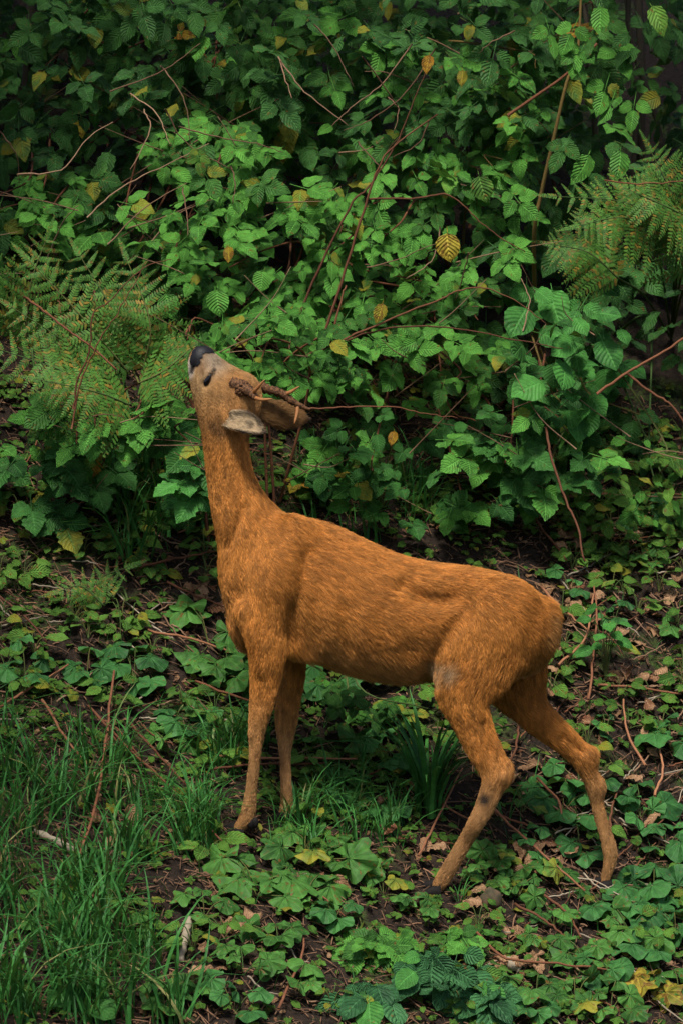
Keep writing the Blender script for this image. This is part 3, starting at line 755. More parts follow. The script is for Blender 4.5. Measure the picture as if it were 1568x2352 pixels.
# ------------------------------------------------------------------ shrubs of the thicket
def hang_dir(out=.5):
    a = rng.uniform(-1.15, 1.15)
    return np.array([math.sin(a)*.95, -.45-.3*rng.rand(), -.55*math.cos(a)+.22*rng.randn()])
def face_dir(): return np.array([.0, -.60, .80])+rv(.34)
NL = 0
def shrub(name, label, cat, kind, mat, cx, cy, rx, ry, y0, thick, n, size, root, group=None, canemat='cane', nc=4, fill=34, yel=0, dy=.42, nt=6):
    global NL
    if cy > 1500: dy = 0
    root = (root[0], root[1]+dy, 0); y0 = y0+dy
    if 'bramble' in kind and dy: n = int(n*.8)
    elif kind == 'rasp': n = int(n*.78); thick *= 1.5
    rt = np.array(root, float); rt[2] = float(ground(rt[0], rt[1]))-.01
    e = empty(name, rt); tag(e, label, cat, group)
    pts = []
    for i in range(n):
        for _ in range(12):
            a = rng.uniform(0, 2*math.pi); r = math.sqrt(rng.rand())
            px, py = cx+rx*r*math.cos(a), cy+ry*r*math.sin(a)
            y = y0+.14*r*r+thick*rng.rand()**1.5
            p = P(px, py, y)
            if p[2] > ground(p[0], p[1])+.03: break
        mk = 'yellow' if rng.rand() < yel else mat if rng.rand() < .74 else {'rasp': 'dark', 'dark': 'rasp', 'bramble': 'rasp', 'broad': 'bramble', 'weed': 'rasp', 'quilt': 'broad'}[mat]
        kd = kind if rng.rand() < .85 else ('ovate', 'rasp', 'bramble')[rng.randint(3)]
        add_leaf(e, kd, mk, p, hang_dir(), face_dir(), size*(.55+.75*rng.rand())); pts.append(p); NL += 1
    pts = np.array(pts); parts = []
    for i in range(fill):
        a = rng.uniform(0, 2*math.pi); r = math.sqrt(rng.rand())*1.1
        p = P(cx+rx*r*math.cos(a), cy+ry*r*math.sin(a), y0+.14+thick*(1+1.6*rng.rand()))
        if p[2] < ground(p[0], p[1])+.02: continue
        parts.append(inst(T[kind][rng.randint(len(T[kind]))], frame(hang_dir(), face_dir()+rv(.3)), p, size*(.7+.4*rng.rand())))
    if parts:
        V_, F_, U_ = join(parts); o = link('foliage', mesh_arrays('foliage', V_-rt, F_, U_), M[mat], e); o['kind'] = 'stuff'
    for i in range(nc):
        q = pts[rng.randint(len(pts))]+np.array([0, .05, .0]); m1 = rt+(q-rt)*.45+np.array([rng.randn()*.06, .05+.05*rng.rand(), .10+.08*rng.rand()])
        ro = rt+np.array([rng.uniform(-.8, .8)*rx/PPM, rng.uniform(.15, .6), 0]); ro[2] = float(ground(ro[0], ro[1]))-.01; m1 = m1+(ro-rt)*.6
        c = catmull([ro, m1, q+np.array([0, .02, .02]), q+np.array([rng.randn()*.08, -.05, -.02])], 6)
        v, f_, u = tube(c, np.linspace(.0042, .0014, len(c)), 5)
        link('cane', mesh_arrays('cane', v-rt, f_, u), M[canemat], e)
    for i in range(nt if dy else 0):                          # bare dead side twigs
        q = pts[rng.randint(len(pts))]+np.array([0, -.03, 0]); a = rng.uniform(-.9, .9)+(math.pi if rng.rand() < .5 else 0); L = rng.uniform(.10, .28)
        d = np.array([math.cos(a)*L, -.05, abs(math.sin(a))*L]); c = catmull([q-d*.5, q+rv(.008), q+d*.5+rv(.015)], 4)
        v, f_, u = tube(c, np.linspace(.0017, .0007, len(c)), 4); link('twig', mesh_arrays('twig', v-rt, f_, u), M['twig'], e)
    return e
def back(px, y): return (P(px, 1000, y)[0], y, 0)
shrub('raspberry_bush', 'bright green raspberry bush filling the thicket over the antlers', 'bush', 'rasp', 'rasp', 600, 560, 235, 165, .50, .22, 120, .056, back(640, .75))
shrub('raspberry_bush', 'bright green raspberry bush crossed by the dark red forked cane', 'bush', 'rasp', 'rasp', 960, 540, 270, 180, .52, .24, 135, .056, back(930, .8), yel=.015)
shrub('raspberry_bush', 'low raspberry bush whose leaves the deer sniffs with its muzzle', 'bush', 'rasp', 'rasp', 610, 780, 190, 100, .27, .16, 75, .050, back(620, .5), dy=.10)
shrub('raspberry_bush', 'raspberry bush behind the ears and antler tips', 'bush', 'rasp', 'rasp', 910, 800, 240, 120, .40, .2, 95, .054, back(880, .62))
shrub('raspberry_bush', 'small raspberry bush with fresh pale shoots among dead twigs', 'bush', 'rasp', 'rasp', 480, 330, 140, 70, .62, .15, 34, .056, back(520, .95), nc=3)
shrub('hanging_shrub', 'leafy shrub with yellow spotted leaves hanging from thin twigs', 'shrub', 'rasp', 'rasp', 1010, 240, 270, 190, .8, .3, 90, .058, back(1000, 1.2), canemat='greencane', yel=.05)
shrub('dark_shrub', 'dark shrub with scattered yellow and red leaves', 'shrub', 'dark', 'dark', 210, 150, 280, 190, 1.05, .35, 85, .055, back(200, 1.5), yel=.06)
shrub('dark_shrub', 'dark shrub of broad drooping leaves without yellow', 'shrub', 'dark', 'dark', 640, 120, 270, 190, 1.0, .35, 85, .075, back(640, 1.5))
shrub('dark_shrub', 'dark shrub beside the slim green sapling', 'shrub', 'dark', 'dark', 1220, 140, 230, 200, 1.05, .3, 60, .066, back(1200, 1.5), yel=.02)
shrub('broadleaf_shrub', 'shrub of large round glossy leaves beyond the rump', 'shrub', 'broad', 'broad', 1300, 790, 140, 165, .35, .2, 44, .072, back(1270, .6), canemat='greencane', nc=2)
shrub('bramble_bush', 'bluish green bramble standing left of the neck under the fern', 'bramble', 'bramble', 'bramble', 105, 1110, 165, 130, .16, .2, 34, .060, back(110, .38), yel=.04)
shrub('leafy_shrub', 'leafy shrub above the bracken with pointed leaves', 'shrub', 'dark', 'rasp', 120, 480, 170, 80, .7, .2, 42, .06, back(120, 1.0))
shrub('bramble_bush', 'deep green bramble growing along above the deer back', 'bramble', 'bramble', 'bramble', 930, 1060, 270, 130, .33, .3, 85, .056, back(930, .6), yel=.01)
shrub('bramble_bush', 'dark bramble with toothed leaves below the broad glossy leaves', 'bramble', 'bramble', 'bramble', 1250, 1000, 130, 110, .35, .2, 30, .062, back(1240, .6))
shrub('bramble_bush', 'pale green bramble spray lying over the bracken tips', 'bramble', 'bramble', 'rasp', 260, 950, 210, 50, .12, .1, 22, .062, back(280, .35), fill=10, dy=.3)
shrub('bramble_bush', 'few bramble leaves against the throat side of the neck', 'bramble', 'bramble', 'broad', 420, 1070, 60, 90, .16, .1, 12, .07, back(440, .4), fill=4, nc=2, dy=.15)
shrub('leafy_shrub', 'leafy shrub hiding in shade between bracken and thicket', 'shrub', 'dark', 'dark', 330, 560, 120, 90, .8, .25, 40, .055, back(330, 1.1))
shrub('low_bramble', 'low bramble patch just behind the deer back', 'bramble', 'bramble', 'bramble', 900, 1205, 270, 70, .50, .2, 46, .06, back(900, .8), nc=2, fill=30)
shrub('weed_patch', 'patch of small pointed yellow-green weeds behind the rump', 'weeds', 'ovate', 'weed', 1430, 1110, 190, 110, .45, .35, 90, .042, back(1420, .8), canemat='stem', nc=4, fill=80)
shrub('weed_patch', 'patch of dark low weeds below the bluish bramble', 'weeds', 'dark', 'dark', 130, 1290, 200, 80, .25, .2, 44, .042, back(130, .5), canemat='stem', nc=3, fill=40)
shrub('weed_patch', 'shady weeds beside the throat of the deer', 'weeds', 'ovate', 'dark', 380, 1210, 130, 100, .3, .25, 40, .045, back(390, .55), canemat='stem', nc=3, fill=40)
shrub('weed_patch', 'shady leaves under the belly behind the legs', 'weeds', 'rasp', 'dark', 800, 1600, 130, 60, .22, .12, 24, .036, back(800, .3), canemat='stem', nc=2, fill=16)
fl_ = [o for o in bpy.data.objects if o.name.startswith('raspberry_bush') and o.parent is None]
for px, py, kd, mk, s_, k_ in ((525,560,'ovate','yellow',.040,0),(1025,520,'broad','yellow',.066,1),(1095,390,'broad','weed',.062,1),(880,690,'ovate','yellow',.05,3),(905,985,'ovate','yellow',.036,3),(455,340,'rasp','weed',.040,4),(500,650,'broad','rasp',.062,2),(380,660,'broad','rasp',.060,2),(610,610,'broad','rasp',.05,2),(1060,155,'ovate','yellow',.04,1),(985,120,'ovate','yellow',.045,1)):
    add_leaf(fl_[k_], kd, mk, P(px, py, .62 if k_ else .8), (rng.uniform(-.3, .3), -.3, -.85), (rng.uniform(-.2, .2), -.75, .6), s_)
# thicket going on beyond both edges of the picture
shrub('raspberry_bush', 'raspberry bush continuing the thicket past the bracken', 'bush', 'rasp', 'rasp', -230, 700, 260, 330, .6, .3, 90, .06, back(-250, .9))
shrub('raspberry_bush', 'raspberry bush continuing the thicket past the shady corner', 'bush', 'rasp', 'dark', 1830, 600, 250, 380, .75, .3, 90, .062, back(1800, 1.0))

# dense shady undergrowth behind: nobody could count it
parts = []
for i in range(3400):
    px, py = rng.uniform(-520, 2080), rng.uniform(-260, 1080)
    y = rng.uniform(1.25, 2.7) + .25*sstep(1350, 1500, px)*sstep(1000, 300, py)
    if 1400 < px < 1568 and py < 900 and rng.rand() < .55: continue
    p = P(px, py, y)
    if p[2] < ground(p[0], p[1])+.02 or p[2] > ground(p[0], p[1])+1.7: continue
    kd = ('dark', 'rasp', 'ovate')[rng.randint(3)]
    parts.append(inst(T[kd][rng.randint(3)], frame(hang_dir(), face_dir()+rv(.35)), p, .05+.035*rng.rand()))
V_, F_, U_ = join(parts)
tag(link('undergrowth', mesh_arrays('undergrowth', V_, F_, U_), M['under']), 'shady mass of leaves filling the wood behind the thicket', 'undergrowth', kind='stuff')

# ------------------------------------------------------------------ bracken
def bracken(label, root, fronds, npin, plen, mat='fern'):
    rt = np.array(root, float); rt[2] = float(ground(rt[0], rt[1])); e = empty('bracken_fern', rt); tag(e, label, 'fern', 'bracken ferns')
    for (a, b, c, nrm) in fronds:
        C = catmull([a, b, c], 14); n = len(C)
        stalk_c = catmull([rt, (rt+a)/2+np.array([0, .04, .03]), a], 5)
        full = np.vstack([stalk_c, C[1:]]); v, f_, u = tube(full, np.linspace(.0034, .0009, len(full)), 5)
        fo = link('frond', mesh_arrays('frond', v-rt, f_, u), M['stem'], e)
        tg = np.gradient(C, axis=0); tg /= np.linalg.norm(tg, axis=1)[:, None]
        L = np.linalg.norm(np.diff(C, axis=0), axis=1).sum()
        for k_ in range(npin):
            t = (k_+.4)/npin; fi = t*(n-1); i0 = int(fi); p = C[i0]+(C[min(i0+1, n-1)]-C[i0])*(fi-i0)
            nn = np.asarray(nrm, float); nn = nn-tg[i0]*nn.dot(tg[i0]); nn /= np.linalg.norm(nn); sd_ = np.cross(tg[i0], nn)
            for s in (-1, 1):
                d = sd_*s*.9+tg[i0]*.45+np.array([0, 0, -.12])+rv(.06)
                s_ = plen*(1-t)**.75*(.8+.25*rng.rand())+.02
                o = bpy.data.objects.new('pinna', tmesh('pinna', rng.randint(3), mat)); COL.objects.link(o); o.parent = fo
                o.matrix_basis = mat4(frame(d, nn+rv(.15)), p-rt, s_)
        o = bpy.data.objects.new('pinna', tmesh('pinna', 0, mat)); COL.objects.link(o); o.parent = fo
        o.matrix_basis = mat4(frame(tg[-1], nrm), C[-1]-rt-tg[-1]*.01, .06)
up = (0, -.75, .62)
bracken('large bracken fern with browning tips left of the muzzle', (P(240, 1000, 1.25)[0], 1.25, 0),
        [(P(300, 860, 0.61), P(200, 740, 0.61), P(60, 590, 0.64), up), (P(330, 850, 0.55), P(345, 740, 0.52), P(290, 590, 0.58), up),
         (P(230, 900, 0.58), P(140, 850, 0.52), P(-40, 790, 0.50), up), (P(320, 880, 0.50), P(380, 850, 0.46), P(450, 790, 0.47), up),
         (P(260, 900, 0.64), P(170, 800, 0.66), P(20, 700, 0.68), up), (P(280, 860, 0.66), P(260, 720, 0.64), P(180, 580, 0.68), up), (P(300, 930, 0.48), P(220, 900, 0.43), P(80, 870, 0.41), up)], 13, .16)
bracken('bracken fern over the bramble at the edge of the thicket', (P(40, 1000, 1.4)[0], 1.4, 0),
        [(P(60, 800, 0.78), P(70, 660, 0.73), P(110, 540, 0.73), up), (P(20, 760, 0.78), P(-50, 640, 0.73), P(-120, 560, 0.70), up), (P(90, 930, 0.66), P(150, 930, 0.58), P(260, 940, 0.53), up)], 11, .14)
bracken('bracken fern arching below the shady corner right of the thicket', (P(1540, 800, 1.8)[0], 1.8, 0),
        [(P(1560, 560, 1.00), P(1450, 470, 0.92), P(1270, 450, 0.88), up), (P(1590, 560, 1.00), P(1540, 440, 0.94), P(1490, 340, 0.94), up), (P(1600, 620, 1.00), P(1580, 520, 0.92), P(1600, 430, 0.88), up),
         (P(1420, 640, 1.08), P(1350, 580, 1.06), P(1260, 560, 1.06), up), (P(1500, 520, 0.94), P(1420, 500, 0.88), P(1320, 520, 0.84), up), (P(1580, 500, 0.90), P(1520, 470, 0.85), P(1430, 430, 0.86), up)], 13, .15)
bracken('small yellowing bracken sprout beside the fallen stick', (*G(300, 1400)[:2], 0),
        [(G(260, 1420)+np.array([0, 0, .05]), P(230, 1330, G(230, 1350)[1]-.03), P(300, 1300, G(300, 1330)[1]-.05), up), (G(240, 1430)+np.array([0, 0, .04]), G(190, 1400)+np.array([0, -.03, .06]), G(140, 1390)+np.array([0, -.04, .04]), up)], 8, .055)

# ------------------------------------------------------------------ bare canes and twigs traced through the thicket
def cane_thing(name, label, pts, y0, y1, r0, r1, mat='cane', group=None, ground_pts=False, cat='twig', wob=.004, hover=0.):
    n = len(pts); P3 = []
    for i, (px, py) in enumerate(pts):
        if ground_pts: q = G(px, py)+np.array([0, -.01, .012+.004*rng.rand()+hover])
        else: q = P(px, py, y0+(y1-y0)*i/(n-1)+(.27 if y0 > .25 else .15))
        P3.append(q)
    C = catmull(P3, 6); C = C+rng.randn(*C.shape)*wob*.25; v, f_, u = tube(C, np.linspace(r0, r1, len(C))*.78, 6)
    o = link(name, mesh_arrays(name, v, f_, u), M[mat]); tag(o, label, cat, group); return o
gsl = 'bare reddish canes crossing the thicket'
cane_thing('bare_cane', 'long dark red cane forking upward through the raspberry leaves', [(718,845),(762,715),(828,505),(868,385),(905,335),(1005,262)], .38, .40, .0048, .002, group=gsl)
cane_thing('bare_cane', 'dark cane running beside the long forked one', [(665,800),(705,680),(800,480),(850,425),(905,335),(950,230),(990,135)], .40, .44, .0042, .0014, group=gsl)
cane_thing('bare_cane', 'short straight orange cane leaning under the forked cane', [(758,790),(780,700),(795,655)], .36, .38, .0034, .0024, group=gsl)
cane_thing('bare_cane', 'thin cane arching level over the middle leaves', [(735,805),(860,748),(1000,692),(1050,668),(1110,662),(1180,690),(1255,745)], .34, .36, .0036, .0013, group=gsl)
cane_thing('bare_cane', 'red cane bending down from the raspberry leaves to the broad leaves', [(850,458),(960,455),(1030,448),(1090,500),(1140,540),(1205,578)], .46, .44, .0032, .0013, group=gsl)
cane_thing('bare_cane', 'long level cane ending in the broad glossy leaves', [(705,815),(770,790),(900,752),(1050,755),(1180,780),(1290,800)], .36, .33, .0034, .0015, group=gsl)
cane_thing('bare_cane', 'thin cane from the antler tip into the bramble', [(700,940),(800,935),(905,935),(975,950),(1050,960)], .22, .30, .0026, .0012, group=gsl)
for pts in ([(1180,70),(1130,95),(1100,120)], [(645,140),(700,210),(800,290)], [(720,55),(760,100),(800,175),(812,200)], [(832,130),(900,225),(915,250)], [(945,100),(880,190),(815,240),(760,290)], [(1000,110),(930,215),(850,275),(790,300)],
            [(890,225),(915,250),(905,300)], [(985,275),(960,330),(900,360)], [(820,325),(862,372),(880,385)], [(640,130),(655,180),(670,225)], [(100,620),(140,520),(180,470)], [(300,215),(360,260),(390,330)], [(370,150),(420,220),(440,330)],
            [(0,300),(40,360),(45,420)], [(40,400),(140,390),(200,320),(260,280)], [(330,250),(345,300),(300,390)], [(380,250),(430,330),(535,390)], [(255,210),(380,160),(460,100)], [(530,380),(540,420),(535,470)], [(420,430),(430,500),(432,540)],
            [(200,500),(280,430),(380,380),(480,330)], [(250,560),(330,480),(430,420)], [(410,290),(500,315),(590,330),(650,350)], [(1075,580),(1060,640),(1045,690)], [(1010,520),(990,600),(930,640)], [(1200,760),(1215,690),(1195,640)], [(840,615),(900,600),(1000,560)]):
    cane_thing('dead_twig', 'thin bare twig sticking out of the thicket leaves', pts, .46+.25*rng.rand(), .45+.2*rng.rand(), .0024, .0011, 'twig', 'thin bare twigs in the thicket')
cane_thing('bare_cane', 'dark red stem slanting across the large bracken', [(55,680),(110,720),(160,760),(215,800),(270,850)], .16, .13, .0036, .0028, group=gsl)
cane_thing('bare_cane', 'curved red stem rising from the bracken to a yellow bud', [(170,940),(180,870),(205,810),(215,720),(250,695),(290,650),(345,607),(395,595)], .12, .10, .0032, .0010, group=gsl)
cane_thing('bare_cane', 'red stem crossing the bracken beside the curved one', [(165,985),(185,880),(230,780),(270,720),(320,630),(335,600)], .14, .12, .0028, .0010, group=gsl)
cane_thing('bare_cane', 'cane standing out of the slope above the rump', [(1253,982),(1268,1060),(1295,1140),(1325,1210),(1340,1290)], .34, .18, .0042, .0030, group=gsl)
cane_thing('bare_cane', 'red cane leaning from the shady corner across the weeds', [(1440,860),(1500,905),(1540,930),(1590,1000)], .38, .34, .0042, .0030, group=gsl)
cane_thing('bare_cane', 'red cane rising into the shady corner', [(1370,905),(1440,855),(1510,815),(1600,760)], .42, .46, .0046, .0036, group=gsl)
cane_thing('bare_cane', 'thin cane reaching out of the ferns beside the shady corner', [(1385,415),(1480,422),(1600,412)], .55, .6, .0024, .0016, group=gsl)
# slim sapling
sp_ = empty('sapling', (P(1235, 1000, 1.5)[0], 1.5, float(ground(P(1235, 1000, 1.5)[0], 1.5)))); tag(sp_, 'slim green sapling with trifoliate leaves before the dark wood', 'sapling')
C = catmull([np.array(sp_.location), P(1225, 560, 1.25), P(1243, 440, 1.20), P(1270, 320, 1.17), P(1300, 190, 1.15), P(1325, 120, 1.15), P(1335, -60, 1.15)], 6)
v, f_, u = tube(C, np.linspace(.006, .003, len(C)), 7); link('trunk', mesh_arrays('trunk', v-np.array(sp_.location), f_, u), M['greencane'], sp_)
C = catmull([P(1165, 265, 1.15), P(1230, 220, 1.15), P(1300, 170, 1.15), P(1370, 100, 1.13)], 5); v, f_, u = tube(C, np.linspace(.004, .003, len(C)), 6)
link('branch', mesh_arrays('branch', v-np.array(sp_.location), f_, u), M['cane'], sp_)
for px, py, s, mk in ((1400,190,.062,'rasp'),(1415,225,.058,'rasp'),(1460,235,.055,'rasp'),(1350,110,.06,'rasp'),(1375,30,.07,'rasp'),(1490,30,.075,'weed'),(1355,370,.08,'rasp'),(1425,360,.075,'rasp'),(1310,330,.06,'dark'),(1330,60,.06,'rasp'),(1385,70,.055,'dark'),(1300,120,.06,'rasp'),(1250,60,.06,'rasp')):
    add_leaf(sp_, 'ovate' if s > .065 else 'rasp', mk, P(px, py-25, 1.02), np.array([rng.uniform(-.5, .5), -.35, -.8]), face_dir(), s*1.05)
# tree trunks in the dark wood behind
for px, y, r in ((1395, 1.9, .010), (1470, 2.3, .013), (1525, 2.0, .009), (1440, 2.2, .008), (60, 2.2, .014), (860, 2.4, .014), (350, 2.4, .012), (1700, 1.9, .05), (-200, 2.0, .05)):
    x = P(px, 300, y)[0]; z = float(ground(x, y)); e = empty('slender_tree', (x, y, z)); tag(e, 'slender grey stem standing in the shade behind the thicket', 'tree', 'slender stems in the dark wood')
    C = catmull([(0, 0, -.05), (rng.randn()*.03, 0, .4), (rng.randn()*.06, 0, .8), (rng.randn()*.09, .03, 1.3), (rng.randn()*.12, .05, 1.8), (rng.randn()*.15, .1, 3.2)], 6); v, f_, u = tube(C, np.linspace(r, r*.5, len(C)), 9)
    link('trunk', mesh_arrays('trunk', v, f_, u), M['trunk'], e)

# unseen trees added for shade: crowns darken the edges, far row cuts low sky
for x, y, cx, cy, cz, rx, rz, n, lab in ((-2.9, 1.6, -1.9, 1.0, 3.75, 1.25, .9, 1500, 'unseen tree added to shade the bracken side'), (2.7, 1.8, 1.95, 1.1, 3.6, 1.2, .9, 1500, 'unseen tree added to deepen the shady corner'),
        (-.6, 4.2, -.3, 2.3, 4.0, 1.7, .85, 1900, 'unseen tree added uphill to shade the thicket top'), (-3.0, -1.6, -2.15, -1.5, 3.7, 1.3, 1.0, 1300, 'unseen tree added to shade the grassy side'), (2.9, -1.4, 2.15, -1.4, 3.7, 1.3, 1.0, 1300, 'unseen tree added to shade the bank opposite the grass'),
        (-5.5, -13.5, -5.5, -13.5, 4.2, 2.8, 4.0, 900, 'tall unseen tree added to block low sky on the bracken side'), (0.3, -14.5, .3, -14.5, 4.4, 2.9, 4.2, 900, 'tall unseen tree added to block low sky across from the deer'), (5.6, -13.4, 5.6, -13.4, 4.2, 2.8, 4.0, 900, 'tall unseen tree added to block low sky opposite the shady corner')):
    z = float(ground(x, y)); e = empty('added_shade_tree', (x, y, z-.05)); tag(e, lab, 'tree', 'unseen trees added for shade'); b0 = np.array([x, y, z-.05])
    c = np.array([cx, cy, cz]); C = catmull([b0, b0+np.array([.05, 0, 1.2]), (b0+c)/2+np.array([0, 0, .9]), c], 6); v, f_, u = tube(C, np.linspace(.12, .03, len(C)), 10)
    tr_ = link('trunk', mesh_arrays('trunk', v-b0, f_, u), M['trunk'], e)
    for i in range(7):
        q = c+rng.randn(3)*np.array([rx, rx, rz])*.45; a0 = C[int(len(C)*.55)+i % 6]; C2 = catmull([a0, (a0+q)/2+rv(.1), q], 5); v, f_, u = tube(C2, np.linspace(.028, .008, len(C2)), 6); link('branch', mesh_arrays('branch', v-b0, f_, u), M['trunk'], e)
    parts = []
    for i in range(n):
        d_ = rng.randn(3); d_ /= np.linalg.norm(d_); p = c+d_*np.array([rx, rx, rz])*rng.rand()**.4*(1+.15*math.sin(5*d_[0]+3*d_[1]))
        parts.append(inst(T['ovate'][rng.randint(3)], frame(rng.randn(3)+np.array([0, 0, -.5]), np.array([0, 0, 1])+rv(.5)), p, (.11+.07*rng.rand())*(1 if y > -5 else 3)))
    V_, F_, U_ = join(parts); o = link('crown', mesh_arrays('crown', V_-b0, F_, U_), M['dark'], e); o['kind'] = 'stuff'

# ------------------------------------------------------------------ plants on the bank
REG = {}; gw = 'round-leaved plants on the bank'; gl = 'lobed-leaved plants on the bank'; gs = 'small leafy seedlings on the bank'
def herb(name, label, cat, kind, mat, px, py, n, size, spread, hgt, group, flat=.5, pos=None, stemmat='stem', spot=None):
    b = np.array(pos if pos is not None else G(px, py)); b[2] = float(ground(b[0], b[1])); e = empty(name, b); tag(e, label, cat, group)
    parts = []
    for i in range(n):
        a = 2*math.pi*(i+rng.rand()*.7)/n; r = spread*(.35+.75*rng.rand())
        p = np.array([math.cos(a)*r, math.sin(a)*r*.8, 0]); z = float(ground(b[0]+p[0], b[1]+p[1]))-b[2]
        p[2] = z+hgt*(.45+.65*rng.rand()); d = np.array([math.cos(a), math.sin(a)*.9-.25, -.15+.15*rng.randn()]); nn = np.array([0, -.5*flat*2, .85])+rv(.32)
        add_leaf(e, kind, mat, b+p, d, nn, size*(.65+.55*rng.rand()))
        mid = p*.5; mid[2] = p[2]*.75; parts.append(tube(catmull([np.zeros(3), mid, p], 3), .0012, 4))
    V_, F_, U_ = join(parts); link('stems', mesh_arrays('stems', V_, F_, U_), M[stemmat], e)
    if group in (gw, gl, gs): REG.setdefault(group, []).append((e, b))
    return e
gw = 'round-leaved plants on the bank'
RL = 'low plant with round scalloped leaves on the bank'
for px, py, n, s in ((60,1560,5,.075),(200,1560,5,.07),(310,1560,6,.075),(430,1690,4,.07),(545,1680,3,.06),(1290,1870,6,.095),(1220,1960,4,.06),(1330,1830,5,.07),(1470,1880,6,.075),(1540,1720,5,.085),(1310,1370,3,.06),(1410,1430,4,.045),(1390,1690,4,.04),
                     (1480,1215,4,.065),(1560,1230,4,.06),(860,1880,5,.06),(900,1760,5,.07),(800,1860,4,.055),(1530,1950,5,.08),(1500,2060,6,.09),(1410,2110,5,.08),(1550,2140,6,.085),(1240,1660,3,.04),(760,1590,5,.07),(860,1570,5,.07),(640,1620,4,.055),(1480,2190,5,.08),(1380,2260,4,.06),(540,2330,5,.06),(760,2130,5,.06),(1210,2340,5,.06),(1330,1960,4,.06)):
    herb('round_leaf_plant', RL, 'plant', 'round', 'round', px, py, n, s*.95, s*.75, .05, gw)
gl = 'lobed-leaved plants on the bank'
for px, py, n, s in ((480,1480,5,.09),(520,1560,5,.08),(500,1640,4,.075),(650,2030,5,.085),(720,1985,6,.10),(790,2000,5,.08),(590,2060,5,.085),(700,2070,6,.08),(800,1770,5,.085),(1290,2040,4,.06),(1190,2010,4,.065),(1130,2010,4,.055),(1340,2220,5,.06),(1250,2210,4,.055),
                     (1480,1300,4,.05),(1560,1460,4,.07),(1440,2160,5,.07),(390,1740,3,.08),(850,1680,4,.06),(470,2110,4,.055),(280,2140,4,.06),(640,2180,5,.07),(560,2240,5,.06),(690,2280,5,.07),(1230,2290,6,.07),(1320,2310,5,.065),(1400,2330,6,.075),(1560,2300,5,.07),(1270,2130,5,.06),(380,2320,5,.06),(880,2060,5,.06),(960,2110,4,.055)):
    herb('lobed_leaf_plant', 'low plant with lobed crinkled leaves on the bank', 'plant', 'lobed', 'lobed', px, py, n, s*.9, s*.8, .05, gl)
gs = 'small leafy seedlings on the bank'
for i in range(190):
    if 96 <= i < 130: px, py = rng.uniform(-40, 520), rng.uniform(1130, 1650)
    elif 130 <= i < 165: px, py = rng.uniform(1260, 1620), rng.uniform(1020, 1700)
    elif i >= 165: px, py = rng.uniform(280, 1300), rng.uniform(1000, 1230)
    elif i < 70: px, py = rng.uniform(-60, 1620), rng.uniform(1240, 2340)
    else: px, py = rng.uniform(1280, 1600), rng.uniform(1000, 1330)
    if 500 < px < 1280 and 1230 < py < 1560: continue
    if px < 420 and 1850 < py < 2050: continue
    b = G(px, py)
    if abs(b[1]) < .14 and -.30 < b[0] < .65 and any(abs(b[0]-q) < .05 for q in (-.23, -.13, .2, .58)): continue
    herb('seedling', 'small seedling with pointed yellow-green leaves on the bank', 'plant', 'ovate', 'weed', px, py, rng.randint(4, 9), .030+.02*rng.rand(), .03, .05, gs)
gb = 'brambles creeping at the foot of the bank'
def yg(px, py): return float(G(px, py)[1])
for px, py, rx, ry, n, s, mk, lab in ((850,2170,95,55,20,.055,'rasp','creeping bramble with fresh pale leaves before the dark clump'),(1050,2140,80,40,12,.052,'rasp','creeping bramble sprig below the near hind hoof'),
        (990,2255,120,85,34,.058,'quilt','dark creeping bramble with deeply veined quilted leaves'),(1110,2280,75,75,18,.070,'quilt','dark bramble with the largest quilted leaves'),(840,2300,100,60,20,.055,'quilt','dark bramble leaves at the bottom of the bank')):
    y_ = yg(px, py+ry*.8); shrub('creeping_bramble', lab, 'bramble', 'broad' if mk == 'quilt' else 'bramble', mk, px, py, rx, ry, y_-.02, .10, n, s, (P(px, py, y_+.1)[0], y_+.1, 0), gb, nc=0, fill=14)
for px, py, n, s, lab in ((1490,2290,5,.075,'yellowing oak seedling with brown blotches'),(1120,2040,5,.04,'tiny yellow-green sprig across the hind foot'),(1190,2060,6,.05,'yellow sprig among the dead leaves behind the hind foot'),(430,2290,6,.045,'yellow-green sprig beside the standing pale stick'),(200,1990,6,.045,'yellow-green sprig deep in the grass'),(100,2120,6,.05,'yellowing sprig at the grassy corner')):
    herb('yellow_sprig', lab, 'plant', 'lobed', 'yellowlobed' if 'oak' in lab else 'lobed', px, py, n, s, .04, .04, 'yellowing sprigs on the bank')
herb('furry_leaf_plant', 'dull grey-green furry leaves at the grassy corner', 'plant', 'broad', 'bramble', 170, 2290, 5, .065, .05, .05, None)
herb('nettle_plant', 'upright plant with pairs of pointed leaves beside the bare soil', 'plant', 'ovate', 'broad', 1390, 1570, 12, .05, .03, .16, None)

# grass: tufts that stand out as things, the rest as one mass
def blades(n, area, lo_h, hi_h):
    parts = []
    while len(parts) < n:
        px, py = area()
        if 505 < px < 625 and 1885 < py < 2040: continue
        b = G(px, py); hgt = rng.uniform(lo_h, hi_h); a = rng.uniform(0, 2*math.pi)
        d = np.array([math.cos(a), math.sin(a), 0]); 
        Rm = np.column_stack([np.array([-d[1], d[0], 0]), d, np.array([0, 0, 1.])])
        lean = rng.randn(2)*.18; Rm[:, 2] += np.array([lean[0], lean[1]-.1, 0])
        v, f_, u = T['blade'][rng.randint(6)]; v = v*np.array([.9+.9*rng.rand(), 1, 1])
        parts.append(((v*hgt)@Rm.T+b-np.array([0, 0, .005]), f_, u))
    return join(parts)
def clumps(n, lo_x, hi_x, lo_y, hi_y, sx):
    cs = [(rng.uniform(lo_x, hi_x), rng.uniform(lo_y, hi_y)) for _ in range(n)]
    def f():
        c = cs[rng.randint(n)]; return c[0]+rng.randn()*sx, c[1]+rng.randn()*sx*.6
    return f
